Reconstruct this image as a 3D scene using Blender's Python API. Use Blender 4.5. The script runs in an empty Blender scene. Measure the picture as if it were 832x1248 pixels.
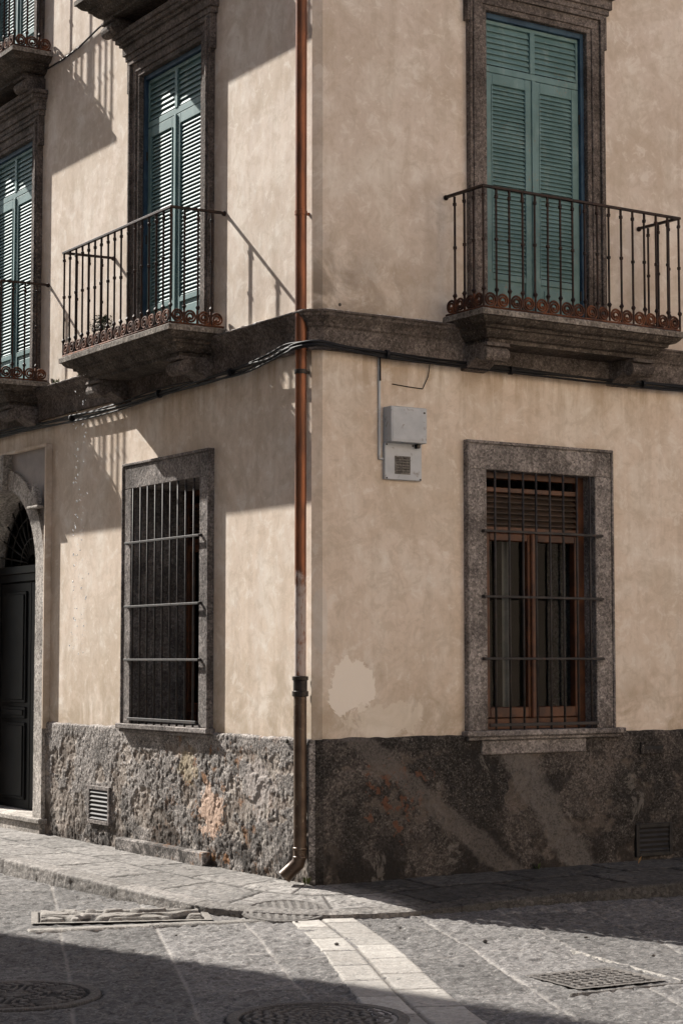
import bpy, bmesh, math, random
import numpy as np
from mathutils import Vector, Matrix
random.seed(7)
scene = bpy.context.scene
COL = scene.collection
RY = -0.05                     # plane of the right facade; the left facade is x = 0
R_ = math.radians

# ------------------------------------------------------------------ node helpers
class NT:
    def __init__(s, name):
        s.m = bpy.data.materials.new(name); s.m.use_nodes = True
        s.t = s.m.node_tree; s.t.nodes.clear()
        s.out = s.t.nodes.new('ShaderNodeOutputMaterial')
        s.b = s.t.nodes.new('ShaderNodeBsdfPrincipled')
        s.t.links.new(s.b.outputs[0], s.out.inputs[0])
        s.pos = s.t.nodes.new('ShaderNodeNewGeometry').outputs['Position']
    def n(s, k): return s.t.nodes.new(k)
    def set(s, sock, v):
        if hasattr(v, 'links') or isinstance(v, bpy.types.NodeSocket): s.t.links.new(v, sock)
        elif isinstance(v, (tuple, list)) and len(v) == 3 and sock.type == 'RGBA': sock.default_value = (*v, 1)
        else: sock.default_value = v
    def noise(s, scale, detail=4, rough=.55, vec=None, dist=0, stretch=None):
        x = s.n('ShaderNodeTexNoise'); v = vec or s.pos
        if stretch:
            mp = s.n('ShaderNodeMapping'); s.set(mp.inputs[0], v); mp.inputs['Scale'].default_value = stretch; v = mp.outputs[0]
        s.set(x.inputs['Vector'], v); x.inputs['Scale'].default_value = scale
        x.inputs['Detail'].default_value = detail; x.inputs['Roughness'].default_value = rough; x.inputs['Distortion'].default_value = dist
        return x.outputs['Fac']
    def voro(s, scale, feature='F1', out='Distance', rnd=1, vec=None):
        x = s.n('ShaderNodeTexVoronoi'); x.feature = feature; s.set(x.inputs['Vector'], vec or s.pos)
        x.inputs['Scale'].default_value = scale; x.inputs['Randomness'].default_value = rnd
        return x.outputs[out]
    def cells(s, scale, lo, hi):
        x = s.n('ShaderNodeTexVoronoi'); s.set(x.inputs['Vector'], s.pos); x.inputs['Scale'].default_value = scale
        sp = s.n('ShaderNodeSeparateColor'); s.set(sp.inputs[0], x.outputs['Color'])
        return s.rng(sp.outputs[0], 0, 1, lo, hi, False)
    def scale(s, col, f):
        v = s.n('ShaderNodeVectorMath'); v.operation = 'SCALE'; s.set(v.inputs[0], col); s.set(v.inputs['Scale'], f); return v.outputs[0]
    def attr(s, name):
        a = s.n('ShaderNodeAttribute'); a.attribute_name = name; return a.outputs['Fac']
    def math(s, op, a, b=0, c=None, clamp=False):
        x = s.n('ShaderNodeMath'); x.operation = op; x.use_clamp = clamp
        s.set(x.inputs[0], a); s.set(x.inputs[1], b)
        if c is not None: s.set(x.inputs[2], c)
        return x.outputs[0]
    def rng(s, v, a, b, c=0, d=1, smooth=True):
        x = s.n('ShaderNodeMapRange'); x.interpolation_type = 'SMOOTHSTEP' if smooth else 'LINEAR'
        s.set(x.inputs[0], v)
        for i, q in zip((1, 2, 3, 4), (a, b, c, d)): x.inputs[i].default_value = q
        return x.outputs[0]
    def mix(s, f, a, b, mode='MIX'):
        x = s.n('ShaderNodeMix'); x.data_type = 'RGBA'; x.blend_type = mode
        s.set(x.inputs[0], f); s.set(x.inputs[6], a); s.set(x.inputs[7], b)
        return x.outputs[2]
    def xyz(s):
        x = s.n('ShaderNodeSeparateXYZ'); s.set(x.inputs[0], s.pos); return x.outputs
    def bump(s, h, strength, dist=.01, prev=None):
        x = s.n('ShaderNodeBump'); x.inputs['Strength'].default_value = strength; x.inputs['Distance'].default_value = dist
        s.set(x.inputs['Height'], h)
        if prev is not None: s.set(x.inputs['Normal'], prev)
        return x.outputs[0]
    def fin(s, col, rough=.85, normal=None, metal=0, spec=.3):
        s.set(s.b.inputs['Base Color'], col); s.set(s.b.inputs['Roughness'], rough); s.set(s.b.inputs['Metallic'], metal)
        s.b.inputs['Specular IOR Level'].default_value = spec
        if normal is not None: s.set(s.b.inputs['Normal'], normal)
        return s.m

def simple(name, a, b, scale=6, rough=.8, metal=0, bump=.3, bscale=60, spec=.3, bdist=.004, c=None, cth=(.58, .68), speck=0):
    k = NT(name)
    f = k.rng(k.noise(scale, 5, .6), .35, .65)
    col = k.mix(f, a, b)
    if c is not None:
        col = k.mix(k.rng(k.noise(scale * 2.3, 6, .65, dist=.6), *cth), col, c)
    if speck:
        sp = k.rng(k.voro(bscale * 2.2), .12, .35, 1 + speck, 1)
        col = k.mix(1, col, k.mix(sp, (1, 1, 1), (1, 1, 1)), 'MULTIPLY')
        col = k.mix(k.rng(k.noise(bscale * 2.5, 2, .7), .56, .68, 0, speck), col, (.42, .38, .34))
        col = k.mix(k.rng(k.noise(bscale * 1.7, 2, .7), .42, .30, 0, speck), col, (.02, .018, .016))
    h = k.noise(bscale, 5, .65)
    return k.fin(col, rough, k.bump(h, bump, bdist), metal, spec)

def plaster():
    k = NT('plaster'); X, Y, Z = k.xyz()
    up = k.rng(Z, 4.0, 4.2)
    lowc = k.mix(k.rng(k.noise(1.1, 4, .6), .35, .65), (.60, .498, .408), (.66, .562, .478))
    upc = k.mix(k.rng(k.noise(1.0, 4, .6), .35, .65), (.56, .475, .405), (.64, .555, .485))
    col = k.mix(up, lowc, upc)
    big = k.noise(2.3, 7, .62, dist=.4)
    col = k.mix(k.rng(big, .44, .66, 0, .55), col, (.71, .655, .585))
    st = k.noise(1.6, 6, .65, stretch=(5, 5, .55))
    col = k.mix(k.rng(st, .48, .72, 0, .30), col, (.40, .325, .25))
    fine = k.noise(17, 6, .7, stretch=(1, 1, .6))
    col = k.mix(k.rng(fine, .50, .68, 0, .14), col, (.28, .22, .16))
    cl = k.noise(.9, 8, .68, dist=.8)
    col = k.mix(k.rng(cl, .49, .58, 0, .42), col, (.47, .385, .30))
    cl2 = k.noise(7, 8, .75, dist=.5)
    col = k.mix(k.rng(cl2, .51, .60, 0, .34), col, (.43, .35, .27))
    col = k.mix(k.rng(cl2, .47, .38, 0, .45), col, (.76, .71, .645))
    # rising damp above the plinth, dirt above and below the string course
    n2 = k.noise(3.0, 6, .65, dist=.8)
    damp = k.math('MULTIPLY', k.rng(Z, 1.0, 1.95, 1, 0), k.rng(n2, .36, .62))
    col = k.mix(k.math('MULTIPLY', damp, .8), col, (.37, .295, .215))
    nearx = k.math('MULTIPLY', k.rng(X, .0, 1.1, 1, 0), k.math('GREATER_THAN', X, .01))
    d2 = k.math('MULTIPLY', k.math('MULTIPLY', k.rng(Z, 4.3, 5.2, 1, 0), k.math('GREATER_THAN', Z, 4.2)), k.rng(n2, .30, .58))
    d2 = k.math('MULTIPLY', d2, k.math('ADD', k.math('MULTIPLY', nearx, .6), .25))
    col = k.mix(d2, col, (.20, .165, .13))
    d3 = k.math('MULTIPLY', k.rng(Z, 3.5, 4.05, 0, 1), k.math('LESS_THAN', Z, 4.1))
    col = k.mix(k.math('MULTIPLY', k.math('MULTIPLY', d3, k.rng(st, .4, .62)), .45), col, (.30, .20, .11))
    # pale repair patches near the corner
    def patch(cx, cz, rx, rz, amp, seed):
        nn = k.noise(5.5, 9, .72, dist=.5)
        a = k.math('POWER', k.math('ABSOLUTE', k.math('DIVIDE', k.math('SUBTRACT', X, cx), rx)), 3)
        b = k.math('POWER', k.math('ABSOLUTE', k.math('DIVIDE', k.math('SUBTRACT', Z, cz), rz)), 3)
        d = k.math('ADD', k.math('ADD', a, b), k.math('MULTIPLY', k.math('SUBTRACT', nn, .5), amp))
        return k.rng(d, 1.0, .86)
    p1 = k.math('MULTIPLY', patch(.33, 1.45, .20, .21, 5.0, 0), k.math('LESS_THAN', Y, -.03))
    col = k.mix(k.math('MULTIPLY', p1, .95), col, (.76, .69, .61))
    p2 = k.math('MULTIPLY', patch(.06, 1.95, .05, .26, 2.5, 0), k.math('LESS_THAN', Y, 0))
    col = k.mix(k.math('MULTIPLY', p2, .55), col, (.60, .55, .50))
    p3 = k.math('MULTIPLY', patch(.62, 1.20, .34, .13, 6.5, 0), k.math('LESS_THAN', Y, -.03))
    col = k.mix(k.math('MULTIPLY', p3, .6), col, (.66, .59, .50))
    # hairline cracks and pin marks
    cr = k.voro(1.3, 'DISTANCE_TO_EDGE', vec=None)
    wv = k.n('ShaderNodeMix')
    crack = k.math('MULTIPLY', k.rng(cr, .0, .006, 1, 0), k.rng(big, .5, .6))
    pin = k.math('MULTIPLY', k.rng(k.voro(9), .0, .05, 1, 0), k.rng(k.noise(2.1, 2), .58, .64))
    col = k.mix(k.math('MULTIPLY', pin, .6), col, (.10, .08, .06))
    h = k.math('ADD', k.math('MULTIPLY', k.noise(3.5, 4, .5, stretch=(1, 1, .5)), .8), k.math('MULTIPLY', k.noise(60, 5, .7), .11))
    h = k.math('ADD', h, k.math('MULTIPLY', p1, .16))
    return k.fin(col, .92, k.bump(h, .45, .02), 0, .15)

def plinth_mat():
    k = NT('plinth_render'); X, Y, Z = k.xyz()
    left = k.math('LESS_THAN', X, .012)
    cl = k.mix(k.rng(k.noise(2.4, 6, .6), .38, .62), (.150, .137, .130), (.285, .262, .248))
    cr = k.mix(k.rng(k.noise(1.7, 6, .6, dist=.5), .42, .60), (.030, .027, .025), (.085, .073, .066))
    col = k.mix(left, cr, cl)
    # aggregate
    g = k.noise(75, 3, .7)
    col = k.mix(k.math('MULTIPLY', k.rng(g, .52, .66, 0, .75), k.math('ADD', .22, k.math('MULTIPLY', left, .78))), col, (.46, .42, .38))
    col = k.mix(k.rng(g, .46, .34, 0, .8), col, (.028, .024, .022))
    col = k.scale(col, k.cells(62, .55, 1.5))
    wo = k.attr('worn')
    col = k.mix(k.math('MULTIPLY', k.math('MULTIPLY', wo, left), .75), col, k.mix(k.rng(k.noise(7, 6, .7), .42, .6), (.17, .135, .11), (.38, .335, .295)))
    col = k.mix(k.math('MULTIPLY', wo, k.math('MULTIPLY', k.math('SUBTRACT', 1, left), .45)), col, (.14, .115, .098))
    # dark mould towards the foot, rust and exposed pinkish plaster
    m = k.math('MULTIPLY', k.rng(Z, .0, .62, 1, 0), k.rng(k.noise(5, 6, .65, dist=.6), .40, .56))
    col = k.mix(k.math('MULTIPLY', m, .85), col, (.022, .019, .017))
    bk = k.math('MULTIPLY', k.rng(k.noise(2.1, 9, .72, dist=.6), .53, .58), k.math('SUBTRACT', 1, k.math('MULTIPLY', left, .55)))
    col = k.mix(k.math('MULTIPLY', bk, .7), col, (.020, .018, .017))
    wt = k.rng(k.noise(2.7, 9, .74, dist=.5), .60, .64)
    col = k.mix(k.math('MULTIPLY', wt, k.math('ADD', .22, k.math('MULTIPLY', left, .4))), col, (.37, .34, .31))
    def blob(ux, uz, r, sc, th, v):
        d = k.math('SQRT', k.math('ADD', k.math('POWER', k.math('SUBTRACT', v, ux), 2), k.math('POWER', k.math('SUBTRACT', Z, uz), 2)))
        return k.rng(k.math('ADD', k.math('DIVIDE', d, r), k.math('MULTIPLY', k.math('SUBTRACT', k.noise(sc, 8, .7, dist=.5), .5), th)), 1.0, .92)
    pk = k.math('MULTIPLY', blob(1.50, .44, .21, 9, 2.6, Y), left)
    col = k.mix(k.math('MULTIPLY', pk, .9), col, (.50, .36, .28))
    pk2 = k.math('MULTIPLY', blob(.75, .66, .22, 7, 3.0, Y), left)
    col = k.mix(k.math('MULTIPLY', pk2, .7), col, (.40, .36, .34))
    pk3 = k.math('MULTIPLY', blob(1.9, .78, .16, 8, 3.0, Y), left)
    col = k.mix(k.math('MULTIPLY', pk3, .6), col, (.36, .30, .20))
    zone = k.math('MULTIPLY', k.rng(k.math('ABSOLUTE', k.math('SUBTRACT', Y, 1.5)), .3, 1.3, 1, 0), left)
    rust = k.math('MULTIPLY', k.rng(k.noise(8, 7, .72), .55, .64), zone)
    col = k.mix(k.math('MULTIPLY', rust, .8), col, (.24, .12, .055))
    rr = k.math('MULTIPLY', blob(.75, .62, .28, 10, 4, X), k.rng(k.noise(12, 4), .52, .60))
    col = k.mix(k.math('MULTIPLY', k.math('MULTIPLY', rr, .75), k.math('SUBTRACT', 1, left)), col, (.13, .06, .036))
    # diagonal bands of reflected sunlight, painted into the colour of the right face
    def light_band(x0, slope, w):
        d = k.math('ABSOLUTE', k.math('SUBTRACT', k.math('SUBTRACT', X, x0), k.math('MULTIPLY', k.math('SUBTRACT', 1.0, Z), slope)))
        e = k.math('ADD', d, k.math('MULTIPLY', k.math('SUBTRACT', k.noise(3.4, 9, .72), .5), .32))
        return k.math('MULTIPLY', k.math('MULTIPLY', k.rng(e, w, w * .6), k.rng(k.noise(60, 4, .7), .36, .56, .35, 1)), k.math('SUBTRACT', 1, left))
    col = k.mix(k.math('MULTIPLY', light_band(1.78, .75, .20), .75), col, (.140, .127, .118))
    col = k.mix(k.math('MULTIPLY', light_band(.45, 1.35, .17), .7), col, (.122, .108, .099))
    h = k.math('ADD', k.math('MULTIPLY', k.noise(70, 4, .7), .5), k.math('MULTIPLY', k.noise(14, 6, .6), .9))
    return k.fin(col, .95, k.bump(h, .6, .02), 0, .15)

def trim_stone(name, a, b, bscale=110, light=.5):
    k = NT(name); X, Y, Z = k.xyz()
    col = k.mix(k.rng(k.noise(4, 5, .6), .36, .64), a, b)
    g = k.noise(bscale, 3, .75)
    col = k.mix(k.rng(g, .53, .68, 0, light), col, (.42, .38, .345))
    col = k.mix(k.rng(g, .45, .33, 0, .7), col, (.03, .026, .024))
    col = k.scale(col, k.cells(55, .62, 1.42)); col = k.scale(col, k.rng(k.noise(1.7, 7, .7), .36, .62, .72, 1.22))
    st = k.noise(3, 6, .65, stretch=(4, 4, .8))
    col = k.mix(k.rng(st, .52, .68, 0, .5), col, (.055, .045, .038))
    h = k.math('ADD', k.math('MULTIPLY', k.noise(bscale, 4, .7), .45), k.math('MULTIPLY', k.noise(18, 6, .65), 1.1))
    return k.fin(col, .92, k.bump(h, .8, .012), 0, .15)

def road_mat(name, a, b, pale=(.25, .237, .225), dark=(.03, .028, .027), bs=55, jc=(.035, .031, .028), rightdark=1, rough=1):
    k = NT(name)
    col = k.mix(k.rng(k.noise(1.3, 6, .62), .36, .64), a, b)
    col = k.mix(k.rng(k.noise(bs, 4, .7), .52, .64, 0, .7), col, pale)
    col = k.mix(k.rng(k.noise(bs * .55, 5, .7), .43, .30, 0, .8), col, dark)
    col = k.mix(k.rng(k.noise(4.2, 6, .7, dist=.7), .56, .72, 0, .45), col, pale)
    col = k.scale(col, k.cells(bs * .62, 1 - .32 * rough, 1 + .34 * rough))
    ck = k.math('MULTIPLY', k.rng(k.voro(bs * .36, 'DISTANCE_TO_EDGE'), .0, .07, 1, 0), k.rng(k.noise(2.6, 5, .6), .45, .58))
    col = k.mix(k.math('MULTIPLY', ck, .55 * rough), col, dark)
    dk = k.rng(k.noise(bs * .22, 6, .75, stretch=(1, 1, 1)), .58, .66)
    col = k.mix(k.math('MULTIPLY', dk, .6 * rough), col, dark)
    at = k.n('ShaderNodeAttribute'); at.attribute_name = 'joint'
    col = k.mix(k.math('MULTIPLY', at.outputs['Fac'], .9), col, jc)
    at2 = k.n('ShaderNodeAttribute'); at2.attribute_name = 'tone'
    tn = k.math('ADD', k.math('MULTIPLY', at2.outputs['Fac'], .42), .79)
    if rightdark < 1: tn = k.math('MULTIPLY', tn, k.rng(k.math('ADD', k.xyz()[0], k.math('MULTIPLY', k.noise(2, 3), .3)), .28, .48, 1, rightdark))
    vm = k.n('ShaderNodeVectorMath'); vm.operation = 'SCALE'; k.set(vm.inputs[0], col); k.set(vm.inputs['Scale'], tn)
    h = k.math('ADD', k.math('MULTIPLY', k.noise(bs * 1.4, 5, .7), .5), k.math('MULTIPLY', k.noise(bs * .4, 5, .65), .9))
    return k.fin(vm.outputs[0], .85, k.bump(h, .9, .016), 0, .2)

def louver_paint():
    k = NT('teal_paint')
    col = k.mix(k.rng(k.noise(3.5, 5, .6), .35, .65), (.092, .168, .170), (.132, .222, .226))
    col = k.mix(k.rng(k.noise(9, 5, .65, stretch=(1, 1, .4)), .53, .72, 0, .5), col, (.25, .33, .31))
    ch = k.math('MULTIPLY', k.rng(k.noise(45, 4, .7), .60, .66), k.rng(k.noise(3.1, 3), .50, .60))
    col = k.mix(ch, col, (.20, .165, .13))
    return k.fin(col, .6, k.bump(k.noise(60, 4, .7), .2, .002), 0, .35)

def glass_mat():
    k = NT('window_glass'); t = k.t
    tr = k.n('ShaderNodeBsdfTransparent'); tr.inputs[0].default_value = (.62, .64, .64, 1)
    gl = k.n('ShaderNodeBsdfGlossy'); gl.inputs[0].default_value = (.9, .9, .9, 1); gl.inputs[1].default_value = .03
    fr = k.n('ShaderNodeFresnel'); fr.inputs[0].default_value = 1.5
    k.set(gl.inputs['Normal'], k.bump(k.noise(2.5, 2), .12, .02))
    mx = k.n('ShaderNodeMixShader'); k.set(mx.inputs[0], k.math('MULTIPLY', fr.outputs[0], .16)); t.links.new(tr.outputs[0], mx.inputs[1]); t.links.new(gl.outputs[0], mx.inputs[2])
    t.links.new(mx.outputs[0], k.out.inputs[0]); return k.m

def copper():
    k = NT('copper_pipe'); X, Y, Z = k.xyz()
    col = k.mix(k.rng(k.noise(5, 5, .6, stretch=(3, 3, .5)), .35, .65), (.105, .042, .022), (.22, .080, .036))
    col = k.mix(k.rng(k.noise(30, 5, .7), .58, .70, 0, .6), col, (.09, .04, .025))
    worn = k.math('MULTIPLY', k.rng(k.math('ADD', Z, k.math('MULTIPLY', k.math('SUBTRACT', k.noise(12, 4), .5), .5)), 2.30, 2.16), k.rng(k.noise(26, 6, .7, stretch=(1, 1, .35)), .34, .50))
    col = k.mix(k.math('MULTIPLY', worn, .85), col, (.42, .36, .33))
    return k.fin(col, k.rng(worn, 0, 1, .38, .8), k.bump(k.noise(50, 4, .7), .25, .003), k.rng(worn, 0, 1, .55, .0), .4)

M = {}
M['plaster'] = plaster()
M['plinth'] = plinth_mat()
M['trim'] = trim_stone('brown_trim_stone', (.088, .073, .066), (.138, .117, .106), 90, .32)
M['frame'] = trim_stone('grey_frame_stone', (.135, .120, .114), (.215, .194, .184), 75, .5)
M['jamb'] = trim_stone('door_surround_stone', (.30, .275, .25), (.40, .37, .34), 90, .5)
M['slab'] = trim_stone('balcony_stone', (.048, .039, .033), (.088, .073, .062), 60, .25)
M['lip'] = trim_stone('balcony_edge_stone', (.13, .112, .096), (.24, .215, .19), 60, .4)
M['spandrel'] = simple('spandrel_render', (.26, .235, .225), (.32, .29, .275), 5, .9, bump=.3)
M['rail'] = simple('brown_iron', (.014, .010, .009), (.034, .018, .014), 9, .55, .3, .5, 140, bdist=.003, c=(.075, .030, .016), cth=(.60, .72))
M['rust'] = simple('rusted_iron', (.040, .019, .013), (.150, .055, .025), 12, .8, .1, .6, 150, bdist=.003, c=(.06, .03, .02))
M['bar'] = simple('dark_grille_iron', (.020, .018, .018), (.042, .036, .034), 12, .65, .0, .4, 150, bdist=.002, c=(.07, .04, .03))
M['teal'] = louver_paint()
M['blue'] = simple('blue_frame_paint', (.020, .045, .080), (.035, .075, .120), 8, .6, bump=.2)
M['wood'] = simple('varnished_wood', (.048, .018, .009), (.105, .038, .015), 7, .45, bump=.3, c=(.05, .02, .010), spec=.4)
M['darkwood'] = simple('dark_slat_wood', (.035, .024, .018), (.065, .042, .030), 9, .6, bump=.3)
M['glass'] = glass_mat()
M['cloth'] = simple('net_curtain', (.34, .33, .31), (.45, .43, .40), 8, .9, bump=.2)
M['door'] = simple('black_door_paint', (.004, .004, .0045), (.008, .008, .009), 5, .5, bump=.12, bscale=30, spec=.12)
M['chrome'] = simple('door_steel', (.45, .45, .46), (.6, .6, .6), 8, .25, .9, .05)
M['iron'] = simple('black_iron', (.014, .013, .013), (.03, .027, .025), 9, .5, .4, .3, 100)
M['copper'] = copper()
M['darkpipe'] = simple('brown_pipe', (.060, .038, .026), (.10, .068, .048), 7, .35, .5, .25, 60, c=(.16, .13, .10), spec=.5)
M['collar'] = simple('black_pipe_collar', (.018, .015, .014), (.04, .034, .03), 9, .4, .4, .5, 60)
M['cable'] = simple('black_cable', (.012, .012, .014), (.014, .014, .016), 6, .62, 0, .3, 80, spec=.2)
M['box'] = simple('grey_box_paint', (.36, .38, .41), (.43, .45, .48), 6, .55, .1, .08, 60, c=(.27, .26, .25))
M['boxdark'] = simple('box_slots', (.05, .045, .04), (.12, .11, .10), 30, .8)
M['dark'] = simple('dark_interior', (.018, .016, .015), (.03, .026, .024), 2, .95)
M['road'] = road_mat('road_basalt', (.104, .099, .096), (.140, .133, .129), jc=(.30, .28, .26))
M['road2'] = road_mat('far_road', (.12, .113, .108), (.15, .142, .135))
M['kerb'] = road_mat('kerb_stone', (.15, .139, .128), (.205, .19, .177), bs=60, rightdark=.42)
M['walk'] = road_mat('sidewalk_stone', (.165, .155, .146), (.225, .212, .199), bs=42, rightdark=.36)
M['pale'] = road_mat('pale_travertine', (.265, .248, .228), (.33, .312, .288), pale=(.38, .36, .335), dark=(.16, .148, .13), bs=50, jc=(.085, .075, .065), rough=.4)
M['cast'] = road_mat('cast_iron_cover', (.085, .078, .072), (.13, .118, .108), pale=(.22, .20, .185), dark=(.03, .028, .026), bs=70, jc=(.018, .017, .016), rough=.15)
M['castpale'] = road_mat('dusty_cast_cover', (.18, .165, .148), (.24, .222, .204), pale=(.29, .272, .25), dark=(.05, .045, .04), bs=60, jc=(.03, .026, .023), rough=.4)
M['castside'] = road_mat('stone_grey_cover', (.13, .12, .112), (.175, .163, .152), pale=(.22, .205, .19), bs=60, rough=.4)
M['strip'] = road_mat('gutter_stone', (.19, .176, .16), (.24, .225, .207), pale=(.30, .28, .255), bs=60)
M['leaf'] = simple('weed_leaf', (.045, .07, .02), (.09, .10, .035), 30, .7)
M['potleaf'] = simple('dark_shrub_leaf', (.018, .026, .012), (.035, .05, .02), 30, .6)
M['bark'] = simple('stem_bark', (.08, .055, .035), (.12, .085, .055), 30, .9)
M['clay'] = simple('dark_clay', (.10, .05, .03), (.16, .08, .05), 12, .85)
M['dryleaf'] = simple('dry_leaf', (.42, .22, .08), (.55, .32, .12), 30, .7)
M['roof'] = simple('roof_tile', (.22, .10, .06), (.32, .16, .10), 6, .9, bump=.5, bscale=20)
k = NT('water'); k.b.inputs['Transmission Weight'].default_value = .5; k.b.inputs['IOR'].default_value = 1.33
M['water'] = k.fin((.85, .88, .9), .08, None, 0, .6)
k = NT('ceramic_marks'); M['white'] = k.fin((.75, .74, .72), .5)

# ------------------------------------------------------------------ object helpers
def empty(name, loc, label=None, cat=None, group=None, kind=None, parent=None):
    o = bpy.data.objects.new(name, None); COL.objects.link(o); o.location = loc; o.empty_display_size = .2
    tag(o, label, cat, group, kind); return o
def tag(o, label=None, cat=None, group=None, kind=None):
    for kk, v in (('label', label), ('category', cat), ('group', group), ('kind', kind)):
        if v: o[kk] = v
    return o
def wloc(o):
    v = Vector(o.location)
    while o.parent: o = o.parent; v += Vector(o.location)
    return v
def obj(name, bm, mat, parent=None, smooth=False, label=None, recalc=True, bevel=0):
    """links a bmesh given in world coordinates as one mesh object; its origin goes to its own foot"""
    if recalc: bmesh.ops.recalc_face_normals(bm, faces=bm.faces)
    if bevel:
        es = [e for e in bm.edges if len(e.link_faces) == 2 and e.calc_face_angle(0) > .6]
        bmesh.ops.bevel(bm, geom=es, offset=bevel, segments=1, affect='EDGES', clamp_overlap=True)
    xs = [v.co for v in bm.verts]
    lo = Vector((min(v.x for v in xs), min(v.y for v in xs), min(v.z for v in xs))); hi = Vector((max(v.x for v in xs), max(v.y for v in xs), max(v.z for v in xs)))
    org = Vector(((lo.x + hi.x) / 2, (lo.y + hi.y) / 2, lo.z))
    bm.transform(Matrix.Translation(-org))
    me = bpy.data.meshes.new(name); bm.to_mesh(me); bm.free()
    mats = mat if isinstance(mat, (list, tuple)) else [mat]
    for m_ in mats: me.materials.append(m_)
    if smooth:
        for p in me.polygons: p.use_smooth = True
    o = bpy.data.objects.new(name, me); COL.objects.link(o)
    if parent: o.parent = parent; o.location = org - wloc(parent)
    else: o.location = org
    if label: o['label'] = label
    return o
def B(): return bmesh.new()
def P(side, u, d, z):
    return Vector((-d, u, z)) if side == 'L' else Vector((u, RY - d, z))
def hexa(bm, pts):
    vs = [bm.verts.new(p) for p in pts]
    for f in ((0, 1, 2, 3), (4, 7, 6, 5), (0, 4, 5, 1), (1, 5, 6, 2), (2, 6, 7, 3), (3, 7, 4, 0)):
        bm.faces.new([vs[i] for i in f])
def fbox(bm, side, u0, u1, d0, d1, z0, z1):
    hexa(bm, [P(side, u, d, z) for (u, d, z) in ((u0, d0, z0), (u1, d0, z0), (u1, d1, z0), (u0, d1, z0), (u0, d0, z1), (u1, d0, z1), (u1, d1, z1), (u0, d1, z1))])
def wbox(bm, x0, x1, y0, y1, z0, z1):
    hexa(bm, [Vector(p) for p in ((x0, y0, z0), (x1, y0, z0), (x1, y1, z0), (x0, y1, z0), (x0, y0, z1), (x1, y0, z1), (x1, y1, z1), (x0, y1, z1))])
def tube(bm, pts, r, seg=8, cap=True):
    pts = [Vector(p) for p in pts]; n = len(pts); rr = r if isinstance(r, (list, tuple)) else [r] * n
    rings = []; prev = None
    for i, p in enumerate(pts):
        t = (pts[min(i + 1, n - 1)] - pts[max(i - 1, 0)]).normalized()
        if prev is None:
            a = t.orthogonal().normalized()
            if abs(t.z) > .9: a = Vector((1, 0, 0)); a = (a - t * a.dot(t)).normalized()
        else: a = (prev - t * prev.dot(t)).normalized()
        prev = a; b = t.cross(a)
        rings.append([bm.verts.new(p + (a * math.cos(2 * math.pi * q / seg) + b * math.sin(2 * math.pi * q / seg)) * rr[i]) for q in range(seg)])
    for i in range(n - 1):
        for q in range(seg):
            bm.faces.new((rings[i][q], rings[i][(q + 1) % seg], rings[i + 1][(q + 1) % seg], rings[i + 1][q]))
    if cap: bm.faces.new(rings[0][::-1]); bm.faces.new(rings[-1])
def ball(bm, c, r, seg=8, sz=1):
    bmesh.ops.create_uvsphere(bm, u_segments=seg, v_segments=max(4, seg // 2 + 1), radius=r, matrix=Matrix.Translation(c) @ Matrix.Diagonal((1, 1, sz, 1)))
def extr(bm, side, poly, d0, d1, plane='uz', u=None):
    """polygon in (u,z) extruded in d from d0 to d1, or in (d,z) extruded in u"""
    if plane == 'uz': A = [bm.verts.new(P(side, a, d0, z)) for a, z in poly]; C = [bm.verts.new(P(side, a, d1, z)) for a, z in poly]
    else: A = [bm.verts.new(P(side, d0, a, z)) for a, z in poly]; C = [bm.verts.new(P(side, d1, a, z)) for a, z in poly]
    n = len(poly); bm.faces.new(A); bm.faces.new(C[::-1])
    for i in range(n): bm.faces.new((A[i], A[(i + 1) % n], C[(i + 1) % n], C[i]))
def arc_path(off):
    """outline of the two facades pushed out by off, mitred at the chamfered corner"""
    pts = [Vector((0, 13)), Vector((0, 0)), Vector((.067, RY)), Vector((9, RY))]
    out = []
    for i, p in enumerate(pts):
        ns = []
        for a, b in ((i - 1, i), (i, i + 1)):
            if a >= 0 and b < len(pts):
                t = (pts[b] - pts[a]).normalized(); ns.append(Vector((t.y, -t.x)))
        if len(ns) == 1: o = ns[0] * off
        else:
            m_ = (ns[0] + ns[1]).normalized(); o = m_ * (off / max(.3, m_.dot(ns[0])))
        out.append(p + o)
    return out
def sweep(bm, profile):
    """profile: closed list of (off, z)"""
    paths = [arc_path(o) for o, z in profile]; nv = len(paths[0])
    V = [[bm.verts.new((paths[j][i].x, paths[j][i].y, profile[j][1])) for j in range(len(profile))] for i in range(nv)]
    n = len(profile)
    for i in range(nv - 1):
        for j in range(n): bm.faces.new((V[i][j], V[i][(j + 1) % n], V[i + 1][(j + 1) % n], V[i + 1][j]))
    bm.faces.new(V[0]); bm.faces.new(V[-1][::-1])

# numpy value noise
def _h(ix, iy, s):
    n = (ix.astype(np.int64) * 374761393 + iy.astype(np.int64) * 668265263 + s * 1442695041) & 0xffffffff
    n = ((n ^ (n >> 13)) * 1274126177) & 0xffffffff
    return ((n ^ (n >> 16)) & 0xffff) / 65535.0
def vn(x, y, s=0):
    ix = np.floor(x); iy = np.floor(y); fx = x - ix; fy = y - iy
    fx = fx * fx * (3 - 2 * fx); fy = fy * fy * (3 - 2 * fy)
    a = _h(ix, iy, s); b = _h(ix + 1, iy, s); c = _h(ix, iy + 1, s); d = _h(ix + 1, iy + 1, s)
    return (a * (1 - fx) + b * fx) * (1 - fy) + (c * (1 - fx) + d * fx) * fy
def fbm(x, y, f, o=4, s=0, g=.5):
    t = 0; a = 1; w = 0
    for i in range(o): t = t + a * vn(x * f * 2 ** i + 17.3 * i, y * f * 2 ** i - 9.1 * i, s + i); w += a; a *= g
    return t / w
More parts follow.
